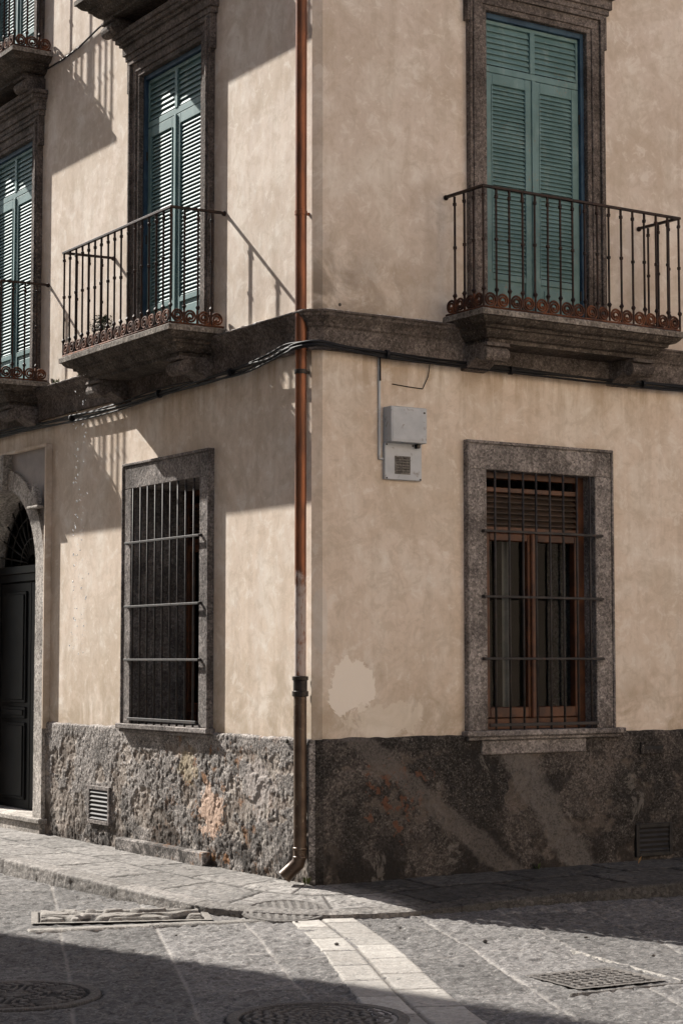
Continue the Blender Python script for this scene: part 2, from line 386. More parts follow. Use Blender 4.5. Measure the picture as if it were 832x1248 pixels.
def gridmesh(name, X, Y, Z, mat, parent=None, attrs=None, keep=None, smooth=True, flip=False):
    n, m = X.shape; co = np.stack([X, Y, Z], -1).reshape(-1, 3)
    org = np.array([(co[:, 0].min() + co[:, 0].max()) / 2, (co[:, 1].min() + co[:, 1].max()) / 2, co[:, 2].min()])
    idx = np.arange(n * m).reshape(n, m)
    q = np.stack([idx[:-1, :-1], idx[1:, :-1], idx[1:, 1:], idx[:-1, 1:]], -1).reshape(-1, 4)
    if flip: q = q[:, ::-1]
    if keep is not None: q = q[keep.reshape(-1)]
    me = bpy.data.meshes.new(name)
    me.vertices.add(n * m); me.vertices.foreach_set('co', (co - org).astype(np.float32).ravel())
    me.loops.add(q.size); me.loops.foreach_set('vertex_index', q.astype(np.int32).ravel())
    me.polygons.add(len(q)); me.polygons.foreach_set('loop_start', (np.arange(len(q)) * 4).astype(np.int32))
    me.polygons.foreach_set('use_smooth', np.full(len(q), smooth))
    me.update(calc_edges=True); me.validate()
    for kk, v in (attrs or {}).items():
        a = me.attributes.new(kk, 'FLOAT', 'POINT'); a.data.foreach_set('value', v.astype(np.float32).ravel())
    me.materials.append(mat)
    o = bpy.data.objects.new(name, me); COL.objects.link(o)
    if parent: o.parent = parent; o.location = Vector(org) - wloc(parent)
    else: o.location = org
    return o

# ------------------------------------------------------------------ the corner building
BLD = empty('corner_building', (4.5, 6.0, 0), 'cream plastered corner building with dark plinth, stone string course and green shuttered balconies', 'building')
Lc, Rc = 2.40, 2.165            # bay centres on the left and right facade
L2 = Lc + 3.54
lw = (1.685, 2.95, 1.10, 3.165)         # u0,u1,z0,z1 openings
rw = (1.575, 2.692, 1.10, 3.165)
lu = (1.72, 2.88, 4.36, 6.88); lu2 = (lu[0] + 3.54, lu[1] + 3.54, 4.36, 6.88)
ru = (1.605, 2.66, 4.36, 6.92)
ls = (lu2[0], lu2[1], 7.66, 10.1); lsm = (lu[0], lu[1], 7.66, 10.1)
dr = (5.00, 6.70, .0, 3.40)
def wall_sheet(bm, side, u0, u1, z0, z1, holes, e=.04):
    hs = [(a - e, b + e, c - e, d + e) for a, b, c, d in holes]
    us = sorted({u0, u1, *[h[0] for h in hs], *[h[1] for h in hs]}); us = [u for u in us if u0 <= u <= u1]
    zs = sorted({z0, z1, *[h[2] for h in hs], *[h[3] for h in hs]}); zs = [z for z in zs if z0 <= z <= z1]
    vd = {}
    def v(u, z):
        if (u, z) not in vd: vd[(u, z)] = bm.verts.new(P(side, u, 0, z))
        return vd[(u, z)]
    for i in range(len(us) - 1):
        for j in range(len(zs) - 1):
            cu, cz = (us[i] + us[i + 1]) / 2, (zs[j] + zs[j + 1]) / 2
            if any(a < cu < b and c < cz < d for a, b, c, d in hs): continue
            f = [v(us[i], zs[j]), v(us[i + 1], zs[j]), v(us[i + 1], zs[j + 1]), v(us[i], zs[j + 1])]
            bm.faces.new(f if side == 'R' else f[::-1])
bm = B()
wall_sheet(bm, 'L', 0, 13, 0, 11, [lw, lu, lu2, ls, lsm, dr])
wall_sheet(bm, 'R', .067, 9, 0, 11, [rw, ru])
# chamfer, back walls
def quad(bm, *p): bm.faces.new([bm.verts.new(q) for q in p])
quad(bm, (0, 0, 0), (.067, RY, 0), (.067, RY, 11), (0, 0, 11))
quad(bm, (9, RY, 0), (9, 13, 0), (9, 13, 11), (9, RY, 11)); quad(bm, (0, 13, 0), (0, 13, 11), (9, 13, 11), (9, 13, 0))
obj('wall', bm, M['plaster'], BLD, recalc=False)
bm = B()
hexa(bm, [Vector(p) for p in ((-.35, RY - .35, 11.002), (9.35, RY - .35, 11.002), (9.35, 13.35, 11.002), (-.35, 13.35, 11.002), (3.5, 5.5, 12.6), (5.5, 5.5, 12.6), (5.5, 7.5, 12.6), (3.5, 7.5, 12.6))])
obj('roof', bm, M['roof'], BLD)
bm = B(); wbox(bm, .7, 8.9, .7, 12.9, 0, 10.9); obj('room_wall', bm, M['dark'], BLD)

# string course and plinth
bm = B(); sweep(bm, [(-.05, 3.995), (.035, 3.995), (.035, 4.165), (.05, 4.18), (.055, 4.20), (.085, 4.235), (.10, 4.25), (.105, 4.272), (.118, 4.276), (.118, 4.292), (-.05, 4.305)])
obj('string_course', bm, M['trim'], BLD, bevel=.004)
bm = B(); fbox(bm, 'L', .0, 4.80, -.05, .012, -.3, 1.062); fbox(bm, 'L', 6.90, 13, -.05, .03, -.3, 1.066); fbox(bm, 'R', .067, 9, -.05, .012, -.3, 1.062)
# plinth core stays behind the rough faces
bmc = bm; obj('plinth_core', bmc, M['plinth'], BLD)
def rough_face(name, side, u0, u1, z0, z1, step, amp, holes=()):
    nu = int((u1 - u0) / step) + 1; nz = int((z1 - z0) / step) + 1
    U, Z = np.meshgrid(np.linspace(u0, u1, nu), np.linspace(z0, z1, nz), indexing='ij')
    big = fbm(U, Z, 2.2, 4, 3); mid = fbm(U, Z, 9, 4, 11); fine = fbm(U, Z, 55, 3, 23, .7)
    worn = np.clip((fbm(U, Z, 1.6, 4, 31) - .42) * 4 + (.75 - Z) * .8, 0, 1)
    chip = np.clip((fbm(U * 1.3, Z * 1.0, 22, 3, 41) - .50) * 6, 0, 1)
    brk = np.clip((fbm(U, Z * 1.2, 2.6, 6, 91, .6) - (.50 if side == 'L' else .55) + np.clip(.35 - Z, -.3, .35) * .10) * 45, 0, 1) * np.clip((z1 - .10 - Z) * 20, 0, 1)
    D = .026 + amp * ((big - .5) * .010 + (fine - .5) * .010 + worn * ((mid - .5) * .004 - chip * .007) - brk * (.006 + (mid - .5) * .008 + chip * .005))
    D = np.maximum(D, .0135 - 0 * D)
    # the top edge rounds back to the wall
    e = np.clip((Z - (z1 - .018)) / .018, 0, 1); D = D * (1 - e * e) + .004 * e * e
    Zt = Z + e * (fbm(U, Z * 0, 6, 3, 5) - .5) * .02
    keep = np.ones((nu - 1, nz - 1), bool); uc = (U[:-1, :-1] + U[1:, 1:]) / 2; zc = (Z[:-1, :-1] + Z[1:, 1:]) / 2
    for a, b, c, d in holes: keep &= ~((uc > a) & (uc < b) & (zc > c) & (zc < d))
    if side == 'L': return gridmesh(name, -D, U, Zt, M['plinth'], BLD, keep=keep, flip=False, attrs={'worn': brk})
    return gridmesh(name, U, RY - D, Zt, M['plinth'], BLD, keep=keep, flip=True, attrs={'worn': brk})
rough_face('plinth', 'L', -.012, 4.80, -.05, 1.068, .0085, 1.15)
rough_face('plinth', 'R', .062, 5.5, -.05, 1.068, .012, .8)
bm = B()
for a, b in (((-.0135, 0, 0), (.06, RY - .018, 0)),):
    a1 = Vector((-.024, -.008, -.05)); b1 = Vector((.062, RY - .026, -.05))
    quad(bm, a1, b1, b1 + Vector((0, 0, 1.11)), a1 + Vector((0, 0, 1.11)))
obj('plinth_corner', bm, M['plinth'], BLD)

def crumbs(name, pts_fn, L):
    n = int(L / .007); S_, T_ = np.meshgrid(np.linspace(0, L, n), np.linspace(0, 1, 14), indexing='ij')
    q = fbm(S_, T_ * .1, 9, 4, 71); wd = np.clip(.035 + (q - .42) * .34, .012, .125); hh = .012 + .03 * q
    D = T_ * wd; Zc = 4.292 + hh * (1 - T_ ** 2) + (fbm(S_, T_ * wd, 60, 3, 72) - .5) * .012 * (1 - T_) + np.where(T_ > .99, -.012, 0)
    Xc, Yc = pts_fn(S_, D); o = gridmesh(name, Xc, Yc, Zc, M['mortar'], BLD, attrs={'joint': S_ * 0, 'tone': S_ * 0 + .6}); return o
M['mortar'] = road_mat('crumbling_mortar', (.42, .39, .35), (.56, .53, .49), pale=(.68, .65, .61), dark=(.12, .11, .10), bs=60)
crumbs('mortar_fillet', lambda s_, d: (-d, s_ + .0), 1.34)
crumbs('mortar_fillet', lambda s_, d: (-d, s_ + 3.45), 1.40)
crumbs('mortar_fillet', lambda s_, d: (s_ + .07, RY - d * .6), 1.12)

# ------------------------------------------------------------------ window surrounds, windows, shutters
def surround_low(side, w, sillu):
    u0, u1, z0, z1 = w; t = .148 if side == 'L' else .172; bm = B(); D = .048
    fbox(bm, side, u0 - t, u0, -.6, D, z0, z1); fbox(bm, side, u1, u1 + t, -.6, D, z0, z1)
    fbox(bm, side, u0 - t, u1 + t, -.6, D, z1, z1 + .205)
    for a, b, c, d in ((u0 - t - .022, u0 - t, z0, z1 + .205), (u1 + t, u1 + t + .022, z0, z1 + .205), (u0 - t - .022, u1 + t + .022, z1 + .205, z1 + .23)):
        fbox(bm, side, a, b, -.02, D + .012, c, d)
    s = obj('window_surround', bm, M['frame'], BLD, bevel=.006)
    bm = B(); fbox(bm, side, sillu[0], sillu[1], -.6, .085, z0 - .045, z0); fbox(bm, side, sillu[0] + .03, sillu[1] - .03, -.1, .06, z0 - .075, z0 - .045)
    obj('sill', bm, M['frame'], s, bevel=.007)
    return s
def grille(side, w, hz, nb, d=.062):
    u0, u1, z0, z1 = w
    # the grille: cross bars as the part, each upright a sub-part
    bm = B(); fbox(bm, side, u0 + .005, u1 - .005, d - .012, d + .012, z0 + .03, z0 + .055)
    g = obj('window_grille', bm, M['bar'], BLD, bevel=.002)
    for z in hz:
        bm = B(); fbox(bm, side, u0 - .055, u1 + .055, d + .010, d + .024, z - .0095, z + .0095)
        fbox(bm, side, u0 - .055, u0 - .035, .03, d + .01, z - .012, z + .012); fbox(bm, side, u1 + .035, u1 + .055, .03, d + .01, z - .012, z + .012)
        obj('cross_bar', bm, M['bar'], g, bevel=.002)
    for i in range(nb):
        u = u0 + (u1 - u0) * (i + .5) / nb + random.uniform(-.004, .004)
        bm = B(); tube(bm, [P(side, u, d - .002, z0 + .002), P(side, u + random.uniform(-.003, .003), d - .002, (z0 + z1) / 2), P(side, u, d - .002, z1 - .003)], .0095, 8)
        obj('grille_bar', bm, M['bar'], g, smooth=True)
    return g
def wood_window(side, w, dp=0.0, curtain=True):
    u0, u1, z0, z1 = w; d0, d1 = -.255 - dp, -.19 - dp
    bm = B(); uc = (u0 + u1) / 2; ztr = z1 - .44
    fbox(bm, side, u0, u0 + .07, d0, d1, z0, z1); fbox(bm, side, u1 - .07, u1, d0, d1, z0, z1)
    fbox(bm, side, u0 + .07, u1 - .07, d0, d1, z0, z0 + .09); fbox(bm, side, u0 + .07, u1 - .07, d0, d1, z1 - .05, z1)
    fbox(bm, side, u0 + .07, u1 - .07, d0, d1 + .01, ztr - .05, ztr)
    fbox(bm, side, u0 + .07, u1 - .07, d0, d1 + .005, z1 - .16, z1 - .12)
    o = obj('window_frame', bm, M['wood'], BLD, bevel=.004)
    for a, b in ((u0 + .073, uc - .004), (uc + .004, u1 - .073)):
        bm = B(); c, e = z0 + .093, ztr - .053; t = .048
        fbox(bm, side, a, a + t, d0 + .01, d1 + .02, c, e); fbox(bm, side, b - t, b, d0 + .01, d1 + .02, c, e)
        fbox(bm, side, a + t, b - t, d0 + .01, d1 + .02, c, c + .085); fbox(bm, side, a + t, b - t, d0 + .01, d1 + .02, e - .06, e)
        obj('sash', bm, M['wood'], o, bevel=.006)
        bm = B(); qs = [P(side, *q) for q in ((a + t - .002, -.23 - dp, c + .083), (b - t + .002, -.23 - dp, c + .083), (b - t + .002, -.23 - dp, e - .058), (a + t - .002, -.23 - dp, e - .058))]
        quad(bm, *(qs if side == 'R' else qs[::-1])); obj('pane', bm, M['glass'], o, recalc=False)
        # net curtain folds inside the left sash
        if not curtain or a > uc: continue
        n = 40; cu = [a + t + (b - a - 2 * t) * i / n for i in range(n + 1)]
        cu = [q for q in cu if q > b - .27 * (b - a)]
        bm = B(); prev = None
        for q in cu:
            dd = -.34 + .018 * math.sin(q * 95)
            v0, v1 = bm.verts.new(P(side, q, dd, z0 + .05)), bm.verts.new(P(side, q, dd, ztr - .02))
            if prev and (q - prev[2]) < .05: bm.faces.new((prev[0], v0, v1, prev[1]))
            prev = (v0, v1, q)
        obj('curtain', bm, M['cloth'], o, recalc=False)
    bm = B(); fbox(bm, side, uc - .028, uc + .028, d1 + .02, d1 + .045, z0 + .09, ztr - .05); obj('meeting_stile', bm, M['wood'], o, bevel=.008)
    bm = B()
    z = ztr + .02
    while z < z1 - .18:
        hexa(bm, [P(side, a, d, q) for (a, d, q) in ((u0 + .07, -.235 - dp, z + .03), (u1 - .07, -.235 - dp, z + .03), (u1 - .07, -.20 - dp, z), (u0 + .07, -.20 - dp, z), (u0 + .07, -.235 - dp, z + .038), (u1 - .07, -.235 - dp, z + .038), (u1 - .07, -.20 - dp, z + .008), (u0 + .07, -.20 - dp, z + .008))]); z += .045
    fbox(bm, side, u0 + .07, u1 - .07, -.25 - dp, -.246 - dp, ztr, z1 - .16)
    obj('slat_blind', bm, M['darkwood'], o)
    return o
sL = surround_low('L', lw, (lw[0] - .20, lw[1] + .215)); sR = surround_low('R', rw, (rw[0] - .225, rw[1] + .28))
sL['label'] = 'grey stone surround of the barred window on the left facade'; sR['label'] = 'grey stone surround of the barred window right of the corner'
bm = B(); fbox(bm, 'R', 1.52, 2.58, -.02, .040, .91, 1.022); obj('window_apron', bm, M['frame'], BLD, bevel=.008)
grille('L', lw, (2.68, 2.12, 1.655), 9); grille('R', rw, (2.675, 2.155, 1.665), 8)
wood_window('L', lw, .30, False); wood_window('R', rw, -.09)

def surround_up(side, w, hood, lab=None):
    u0, u1, z0, z1 = w; t = .20; bm = B()
    def ring(a, b, D0, D, top=True):     # strip between insets a and b outside the opening
        fbox(bm, side, u0 - b, u0 - a, D0, D, z0, z1 + a); fbox(bm, side, u1 + a, u1 + b, D0, D, z0, z1 + a)
        fbox(bm, side, u0 - b, u1 + b, D0, D, z1 + a, z1 + b)
    ring(0, .045, -.32, .040); ring(.045, .125, -.05, .052); ring(.125, .152, -.05, .075); ring(.152, .178, -.05, .062)
    # ears
    for a, b in ((u0 - .205, u0 - .178), (u1 + .178, u1 + .205)): fbox(bm, side, a, b, -.05, .060, z1 - .12, z1 + .178)
    s = obj('window_surround', bm, M['trim'], BLD, bevel=.004)
    if hood:
        bm = B(); zt = z1 + .178
        for (o, D, a, b) in ((.02, .07, 0, .05), (.04, .09, .05, .13), (.05, .12, .13, .16), (.07, .15, .16, .20), (.085, .17, .20, .245)):
            fbox(bm, side, u0 - .205 - o, u1 + .205 + o, -.05, D, zt + a, zt + b)
        obj('hood_mould', bm, M['trim'], s, bevel=.004)
    if lab: s['label'] = lab
    return s
surround_up('L', lu, True); surround_up('L', lu2, True); surround_up('R', ru, True); surround_up('L', ls, False); surround_up('L', lsm, False)

def louvers(bm, side, a, b, z0, z1, pitch, d0, d1, tilt=.8):
    n = int((z1 - z0) / pitch)
    for i in range(n):
        z = z0 + (i + .1) * (z1 - z0) / n; h = (z1 - z0) / n
        j = random.uniform(-.002, .002); k_ = random.choice([0, 0, 0, random.uniform(-.004, .004)])
        zi = z + h * 1.12 + j
        hexa(bm, [P(side, u, d, q) for (u, d, q) in ((a, d0, zi), (b, d0, zi + k_), (b, d1, z + k_), (a, d1, z), (a, d0, zi + .007), (b, d0, zi + .007 + k_), (b, d1, z + .007 + k_), (a, d1, z + .007))])
def shutters(side, w, open_gap=.012):
    u0, u1, z0, z1 = w; uc = (u0 + u1) / 2; d0, d1 = -.078, -.036; zt = z1 - .44
    bm = B(); f = .035
    fbox(bm, side, u0, u0 + f, -.11, -.006, z0, z1); fbox(bm, side, u1 - f, u1, -.11, -.006, z0, z1); fbox(bm, side, u0 + f, u1 - f, -.11, -.006, z1 - .045, z1)
    fr = obj('shutter_frame', bm, M['blue'], BLD, bevel=.003)
    bm = B(); t = .045; a0, b0 = u0 + f + .002, u1 - f - .002
    fbox(bm, side, a0, b0, d0, d1, zt - .04, zt + .015); fbox(bm, side, a0, b0, d0, d1, z1 - .08, z1 - .047)
    fbox(bm, side, a0, a0 + t * .5, d0, d1, zt + .015, z1 - .08); fbox(bm, side, b0 - t * .5, b0, d0, d1, zt + .015, z1 - .08); fbox(bm, side, uc - .025, uc + .025, d0, d1 + .006, zt + .015, z1 - .08)
    tr = obj('transom_light', bm, M['teal'], BLD, bevel=.003)
    bm = B()
    for a, b in ((a0 + t * .5, uc - .025), (uc + .025, b0 - t * .5)): louvers(bm, side, a, b, zt + .02, z1 - .085 - .01, .046, d1 - .030, d1 - .006)
    obj('louver_slats', bm, M['teal'], tr)
    for s_, a, b in ((-1, a0, uc - .004), (1, uc + .004, b0)):
        bm = B(); zb = z0 + .02; ztl = zt - .045; t = .075; mid = z0 + .42
        fbox(bm, side, a, a + t, d0, d1, zb, ztl); fbox(bm, side, b - t, b, d0, d1, zb, ztl)
        fbox(bm, side, a + t, b - t, d0, d1, ztl - .09, ztl); fbox(bm, side, a + t, b - t, d0, d1, mid - .05, mid); fbox(bm, side, a + t, b - t, d0, d1, zb, zb + .06)
        if s_ > 0: fbox(bm, side, a - .018, a + .02, d1, d1 + .014, zb, ztl)
        # bead round the louvers
        for q in ((a + t - .012, a + t, mid, ztl - .09), (b - t, b - t + .012, mid, ztl - .09)): fbox(bm, side, q[0], q[1], d1, d1 + .006, q[2], q[3])
        lf = obj('shutter_leaf', bm, M['teal'], BLD, bevel=.003)
        bm = B(); louvers(bm, side, a + t, b - t, mid + .004, ztl - .10, .034, d1 - .030, d1 - .004); obj('louver_slats', bm, M['teal'], lf)
        bm = B(); fbox(bm, side, a + t, b - t, d0 + .01, d1 - .014, zb + .06, mid - .05); fbox(bm, side, a + t + .04, b - t - .04, d1 - .014, d1 - .006, zb + .10, mid - .09)
        obj('lower_panel', bm, M['teal'], lf, bevel=.003)
        for hz in (zb + .3, (zb + ztl) / 2, ztl - .25):
            bm = B(); uh = a - .002 if s_ < 0 else b + .002; tube(bm, [P(side, uh, d1 + .008, hz - .04), P(side, uh, d1 + .008, hz + .04)], .008, 8); obj('hinge', bm, M['iron'], lf)
for s_, w in (('L', lu), ('L', lu2), ('R', ru), ('L', ls), ('L', lsm)): shutters(s_, w)
for s_, w in (('L', lu), ('L', lu2), ('R', ru), ('L', ls), ('L', lsm)):
    bm = B(); fbox(bm, s_, w[0], w[1], -.30, -.26, w[2], w[3]); obj('inner_door', bm, M['dark'], BLD)

# ------------------------------------------------------------------ balconies
def balcony(side, u0, u1, D, zt, front_n, side_n, rz=.955, plantside=None, label=None):
    # slab with moulded soffit: lofted rectangles
    prof = [(D - .012, zt), (D, zt - .008), (D, zt - .050), (D - .02, zt - .055), (D - .03, zt - .072), (D - .055, zt - .095), (D - .095, zt - .105), (D - .10, zt - .128), (D - .125, zt - .132), (D - .135, zt - .155), (D - .17, zt - .185), (D - .205, zt - .195), (D - .205, zt - .225)]
    bm = B(); rings = []
    for d, z in prof:
        k_ = D - d; rings.append([bm.verts.new(P(side, *q, z)) for q in ((u0 + k_, -.05), (u0 + k_, d), (u1 - k_, d), (u1 - k_, -.05))])
    for i in range(len(rings) - 1):
        for j in range(4): bm.faces.new((rings[i][j], rings[i][(j + 1) % 4], rings[i + 1][(j + 1) % 4], rings[i + 1][j]))
    bm.faces.new(rings[0]); bm.faces.new(rings[-1][::-1])
    # pale worn lip as second material
    bmesh.ops.recalc_face_normals(bm, faces=bm.faces)
    for f in bm.faces:
        if f.calc_center_median().z > zt - .045: f.material_index = 1
    sl = obj('balcony', bm, [M['slab'], M['lip']], BLD, bevel=0)
    if label: sl['label'] = label
    # consoles: scrolled brackets
    z1 = zt - .225
    for uc in (u0 + .29, u1 - .29):
        w = .115; poly = []
        De = D - .19
        poly += [(-.05, z1), (De, z1), (De + .01, z1 - .03)]
        for i in range(9):
            a = R_(80 - i * 27); poly.append((De - .055 + .062 * math.cos(a), z1 - .088 + .058 * math.sin(a)))
        poly += [(De - .13, z1 - .105), (De - .22, z1 - .15), (.06, z1 - .185), (-.05, z1 - .20)]
        bm = B(); extr(bm, side, poly, uc - w, uc + w, 'dz')
        obj('console', bm, M['trim'], sl, bevel=.006)
    # railing
    inset = .03; a, b, dF = u0 + inset, u1 - inset, D - inset; zr = zt + rz
    rail_bm = B()
    path = [P(side, a, .012, zr + .01), P(side, a, dF, zr), P(side, b, dF, zr), P(side, b, .012, zr + .01)]
    def bar(bm, p, q, w, h, ext=0):
        p, q = Vector(p), Vector(q); t = (q - p).normalized(); p = p - t * ext; q = q + t * ext; n_ = t.cross(Vector((0, 0, 1))).normalized() * w / 2; up = Vector((0, 0, h / 2))
        hexa(bm, [p - n_ - up, q - n_ - up, q + n_ - up, p + n_ - up, p - n_ + up, q - n_ + up, q + n_ + up, p + n_ + up])
    bar(rail_bm, path[0], path[1], .030, .020, .0); bar(rail_bm, path[1], path[2], .030, .020, .0148); bar(rail_bm, path[2], path[3], .030, .020, 0)
    for e in (path[0], path[3]):
        ball(rail_bm, e + Vector((0, 0, -.004)), .022, 10)
    obj('handrail', rail_bm, M['rail'], sl, bevel=.002)
    zs = zt + .012; zband = zt + .128
    # balusters
    pts = [(a + (b - a) * i / front_n, dF) for i in range(front_n + 1)]
    pts += [(a, dF * (1 - i / side_n)) for i in range(1, side_n)] + [(b, dF * (1 - i / side_n)) for i in range(1, side_n)]
    for (u, d) in pts:
        bm = B(); zm = (zband + zr) / 2 + random.uniform(-.012, .012); r = .0092
        L = [(zs, r), (zband, r), (zband + .012, .014), (zband + .022, .020), (zband + .035, .014), (zband + .043, r), (zm - .014, r), (zm - .010, .0155), (zm + .010, .0155), (zm + .014, r), (zr - .085, r), (zr - .082, .0155), (zr - .060, .0155), (zr - .056, .0105), (zr - .01, .0105)]
        jx, jy = random.uniform(-.003, .003), random.uniform(-.003, .003)
        tube(bm, [P(side, u + (jx if 3 < i < 12 else 0), d + (jy if 3 < i < 12 else 0), z) for i, (z, rr) in enumerate(L)], [rr for z, rr in L], 8)
        obj('baluster', bm, M['rail'], sl, smooth=False)
    # scrolled band: front and both sides
    def scrolls(f, L, n, name):
        bm = B(); w = L / n; rad = min(w, .122) * .49
        for i in range(n):
            c = (i + .5) * w; sgn = 1 if i % 2 == 0 else -1; zc = (zs + zband) / 2
            P0 = []
            for q in range(37):
                th = -math.pi / 2 + q / 36 * math.pi * 4.2; rr = rad * (1 - .74 * q / 36)
                P0.append(f(c + sgn * rr * math.cos(th) * (w / 2 / rad * .94 if q < 3 else 1), zc + rr * math.sin(th) * 1.0))
            tube(bm, P0, .0095, 6)
            ball(bm, P0[-1], .015, 6)
            tube(bm, [f(c - w / 2, zs), f(c - w / 2, zband)], .009, 6)
        for z, h in ((zs, .014),):
            bar(bm, f(0, z), f(L, z), .018, h)
        obj(name, bm, M['rust'], sl, smooth=True)
    scrolls(lambda t, z: P(side, a + t, dF, z), b - a, front_n, 'scroll_band')
    scrolls(lambda t, z: P(side, a, dF - t, z), dF - .01, side_n, 'scroll_band')
    scrolls(lambda t, z: P(side, b, dF - t, z), dF - .01, side_n, 'scroll_band')
    return sl
balcony('L', 1.325, 3.46, .53, 4.36, 16, 4, label='balcony over the barred window of the left facade')
balcony('L', 1.325 + 3.54, 3.46 + 3.54, .53, 4.36, 16, 4, label='balcony over the arched door')
balcony('R', 1.185, 3.27, .53, 4.36, 16, 4, label='balcony on the facade right of the corner')
balcony('L', 1.325 + .05, 3.44, .43, 7.66, 16, 3)
balcony('L', 1.325 + 3.54, 3.46 + 3.54, .43, 7.66, 16, 3)

# ------------------------------------------------------------------ arched door
uc, Ri, Ro, zs_, of = 5.85, .855, 1.05, 2.52, .06
bm = B()
def arcpts(r, n=24, a0=0, a1=180): return [(uc - r * math.cos(R_(a0 + (a1 - a0) * i / n)), zs_ + r * math.sin(R_(a0 + (a1 - a0) * i / n))) for i in range(n + 1)]
# jambs
fbox(bm, 'L', uc - Ro, uc - Ri, -.34, of, .0, zs_); fbox(bm, 'L', uc + Ri, uc + Ro, -.34, of, .0, zs_)
ai, ao = arcpts(Ri), arcpts(Ro)
for i in range(24):
    q = [ai[i], ai[i + 1], ao[i + 1], ao[i]]
    hexa(bm, [P('L', a, -.34, z) for a, z in q] + [P('L', a, of, z) for a, z in q])
sd = obj('door_surround', bm, M['jamb'], BLD)
bm = B(); zt = 3.72
for i in range(24):
    q = [ao[i], ao[i + 1], (ao[i + 1][0], zt), (ao[i][0], zt)]
    hexa(bm, [P('L', a, -.3, z) for a, z in q] + [P('L', a, .022, z) for a, z in q])
obj('spandrel', bm, M['spandrel'], sd)
bm = B(); e = .03
fbox(bm, 'L', uc - Ro - e, uc - Ro, -.02, of + .006, 1.0, zt + e); fbox(bm, 'L', uc + Ro, uc + Ro + e, -.02, of + .006, 1.0, zt + e); fbox(bm, 'L', uc - Ro, uc + Ro, -.02, of + .006, zt, zt + e)
obj('fillet', bm, M['plaster'], sd, bevel=.005)
bm = B(); extr(bm, 'L', [(uc - .10, zs_ + Ri - .03), (uc + .10, zs_ + Ri - .03), (uc + .15, zt), (uc - .15, zt)], -.1, of + .05); obj('keystone', bm, M['jamb'], sd, bevel=.006)
for s_ in (-1, 1):
    cu, cz = uc + s_ * .90, 3.22
    bm = B(); extr(bm, 'L', [(cu - .10, cz - .07), (cu + .10, cz - .07), (cu + .04 * -s_, cz + .16)], of - .01, of + .05)
    extr(bm, 'L', [(cu - .13, cz - .10), (cu + .13, cz - .10), (cu + .13, cz - .07), (cu - .13, cz - .07)], of - .01, of + .07)
    obj('boss', bm, M['jamb'], sd, bevel=.008)
# door
bm = B(); dz = -.30
fbox(bm, 'L', uc - Ri, uc + Ri, dz - .06, dz, .14, 2.62)
fbox(bm, 'L', uc - Ri, uc + Ri, dz, dz + .05, 2.46, 2.54); fbox(bm, 'L', uc - Ri, uc + Ri, dz, dz + .08, 2.54, 2.62)
fbox(bm, 'L', uc - Ri, uc - Ri + .07, dz, dz + .035, .14, 2.46); fbox(bm, 'L', uc + Ri - .07, uc + Ri, dz, dz + .035, .14, 2.46)
dm = obj('door', bm, M['door'], BLD, bevel=.004)
for a, b in ((uc - Ri + .075, uc - .004), (uc + .004, uc + Ri - .075)):
    bm = B(); fbox(bm, 'L', a, b, dz, dz + .03, .15, 2.45)
    for z0, z1 in ((.24, 1.02), (1.22, 2.36), (1.06, 1.18)):
        fbox(bm, 'L', a + .09, b - .09, dz + .03, dz + .05, z0, z1); 
        fbox(bm, 'L', a + .125, b - .125, dz + .05, dz + .062, z0 + .03, z1 - .03)
    lf = obj('door_leaf', bm, M['door'], dm, bevel=.006)
    if a < uc - .1:
        for z, ln in ((1.46, .05), (1.39, .07), (1.24, .05), (1.08, .05), (.36, .06)):
            bm = B(); fbox(bm, 'L', a - .05, a - .05 + ln, dz + .036, dz + .05, z, z + .022); obj('hinge', bm, M['chrome'], dm, bevel=.003)
        bm = B(); ball(bm, P('L', a + .22, dz + .075, 1.28), .018, 10); tube(bm, [P('L', a + .09, dz + .055, 1.66), P('L', a + .09, dz + .085, 1.64), P('L', a + .09, dz + .085, 1.52), P('L', a + .09, dz + .055, 1.50)], .006, 6); obj('door_handle', bm, M['chrome'], dm, smooth=True)
bm = B()
for i in range(13):
    t = R_(10 + i * 160 / 12); tube(bm, [P('L', uc - .12 * math.cos(t), dz + .02, 2.63 + .1 * math.sin(t)), P('L', uc - .45 * math.cos(t + .07), dz + .02, 2.62 + .40 * math.sin(t)), P('L', uc - .84 * math.cos(t), dz + .02, 2.6 + .76 * math.sin(t))], .010, 6)
for r in (.3, .55, .72):
    tube(bm, [P('L', uc - r * math.cos(R_(a)), dz + .02, 2.62 + r * .92 * math.sin(R_(a))) for a in range(0, 181, 12)], .009, 6)
obj('fanlight_grille', bm, M['iron'], dm, smooth=True)
bm = B(); ap = arcpts(Ri + .0, 20)
f = bm.faces.new([bm.verts.new(P('L', a, dz - .03, max(z, 2.6))) for a, z in ap]); f.normal_update()
if f.normal.x > 0: f.normal_flip()
obj('fanlight_pane', bm, M['glass'], dm, recalc=False)
bm = B(); fbox(bm, 'L', 4.76, 6.95, -.36, .10, .095, .145); fbox(bm, 'L', 4.79, 6.92, -.36, .075, -.03, .095)
obj('doorstep', bm, M['jamb'], BLD, bevel=.008)
# stone ledge at the foot of the left plinth
bm = B(); fbox(bm, 'L', 1.50, 3.12, .0, .095, -.06, .105); obj('foot_ledge', bm, M['plinth'], BLD, bevel=.012)

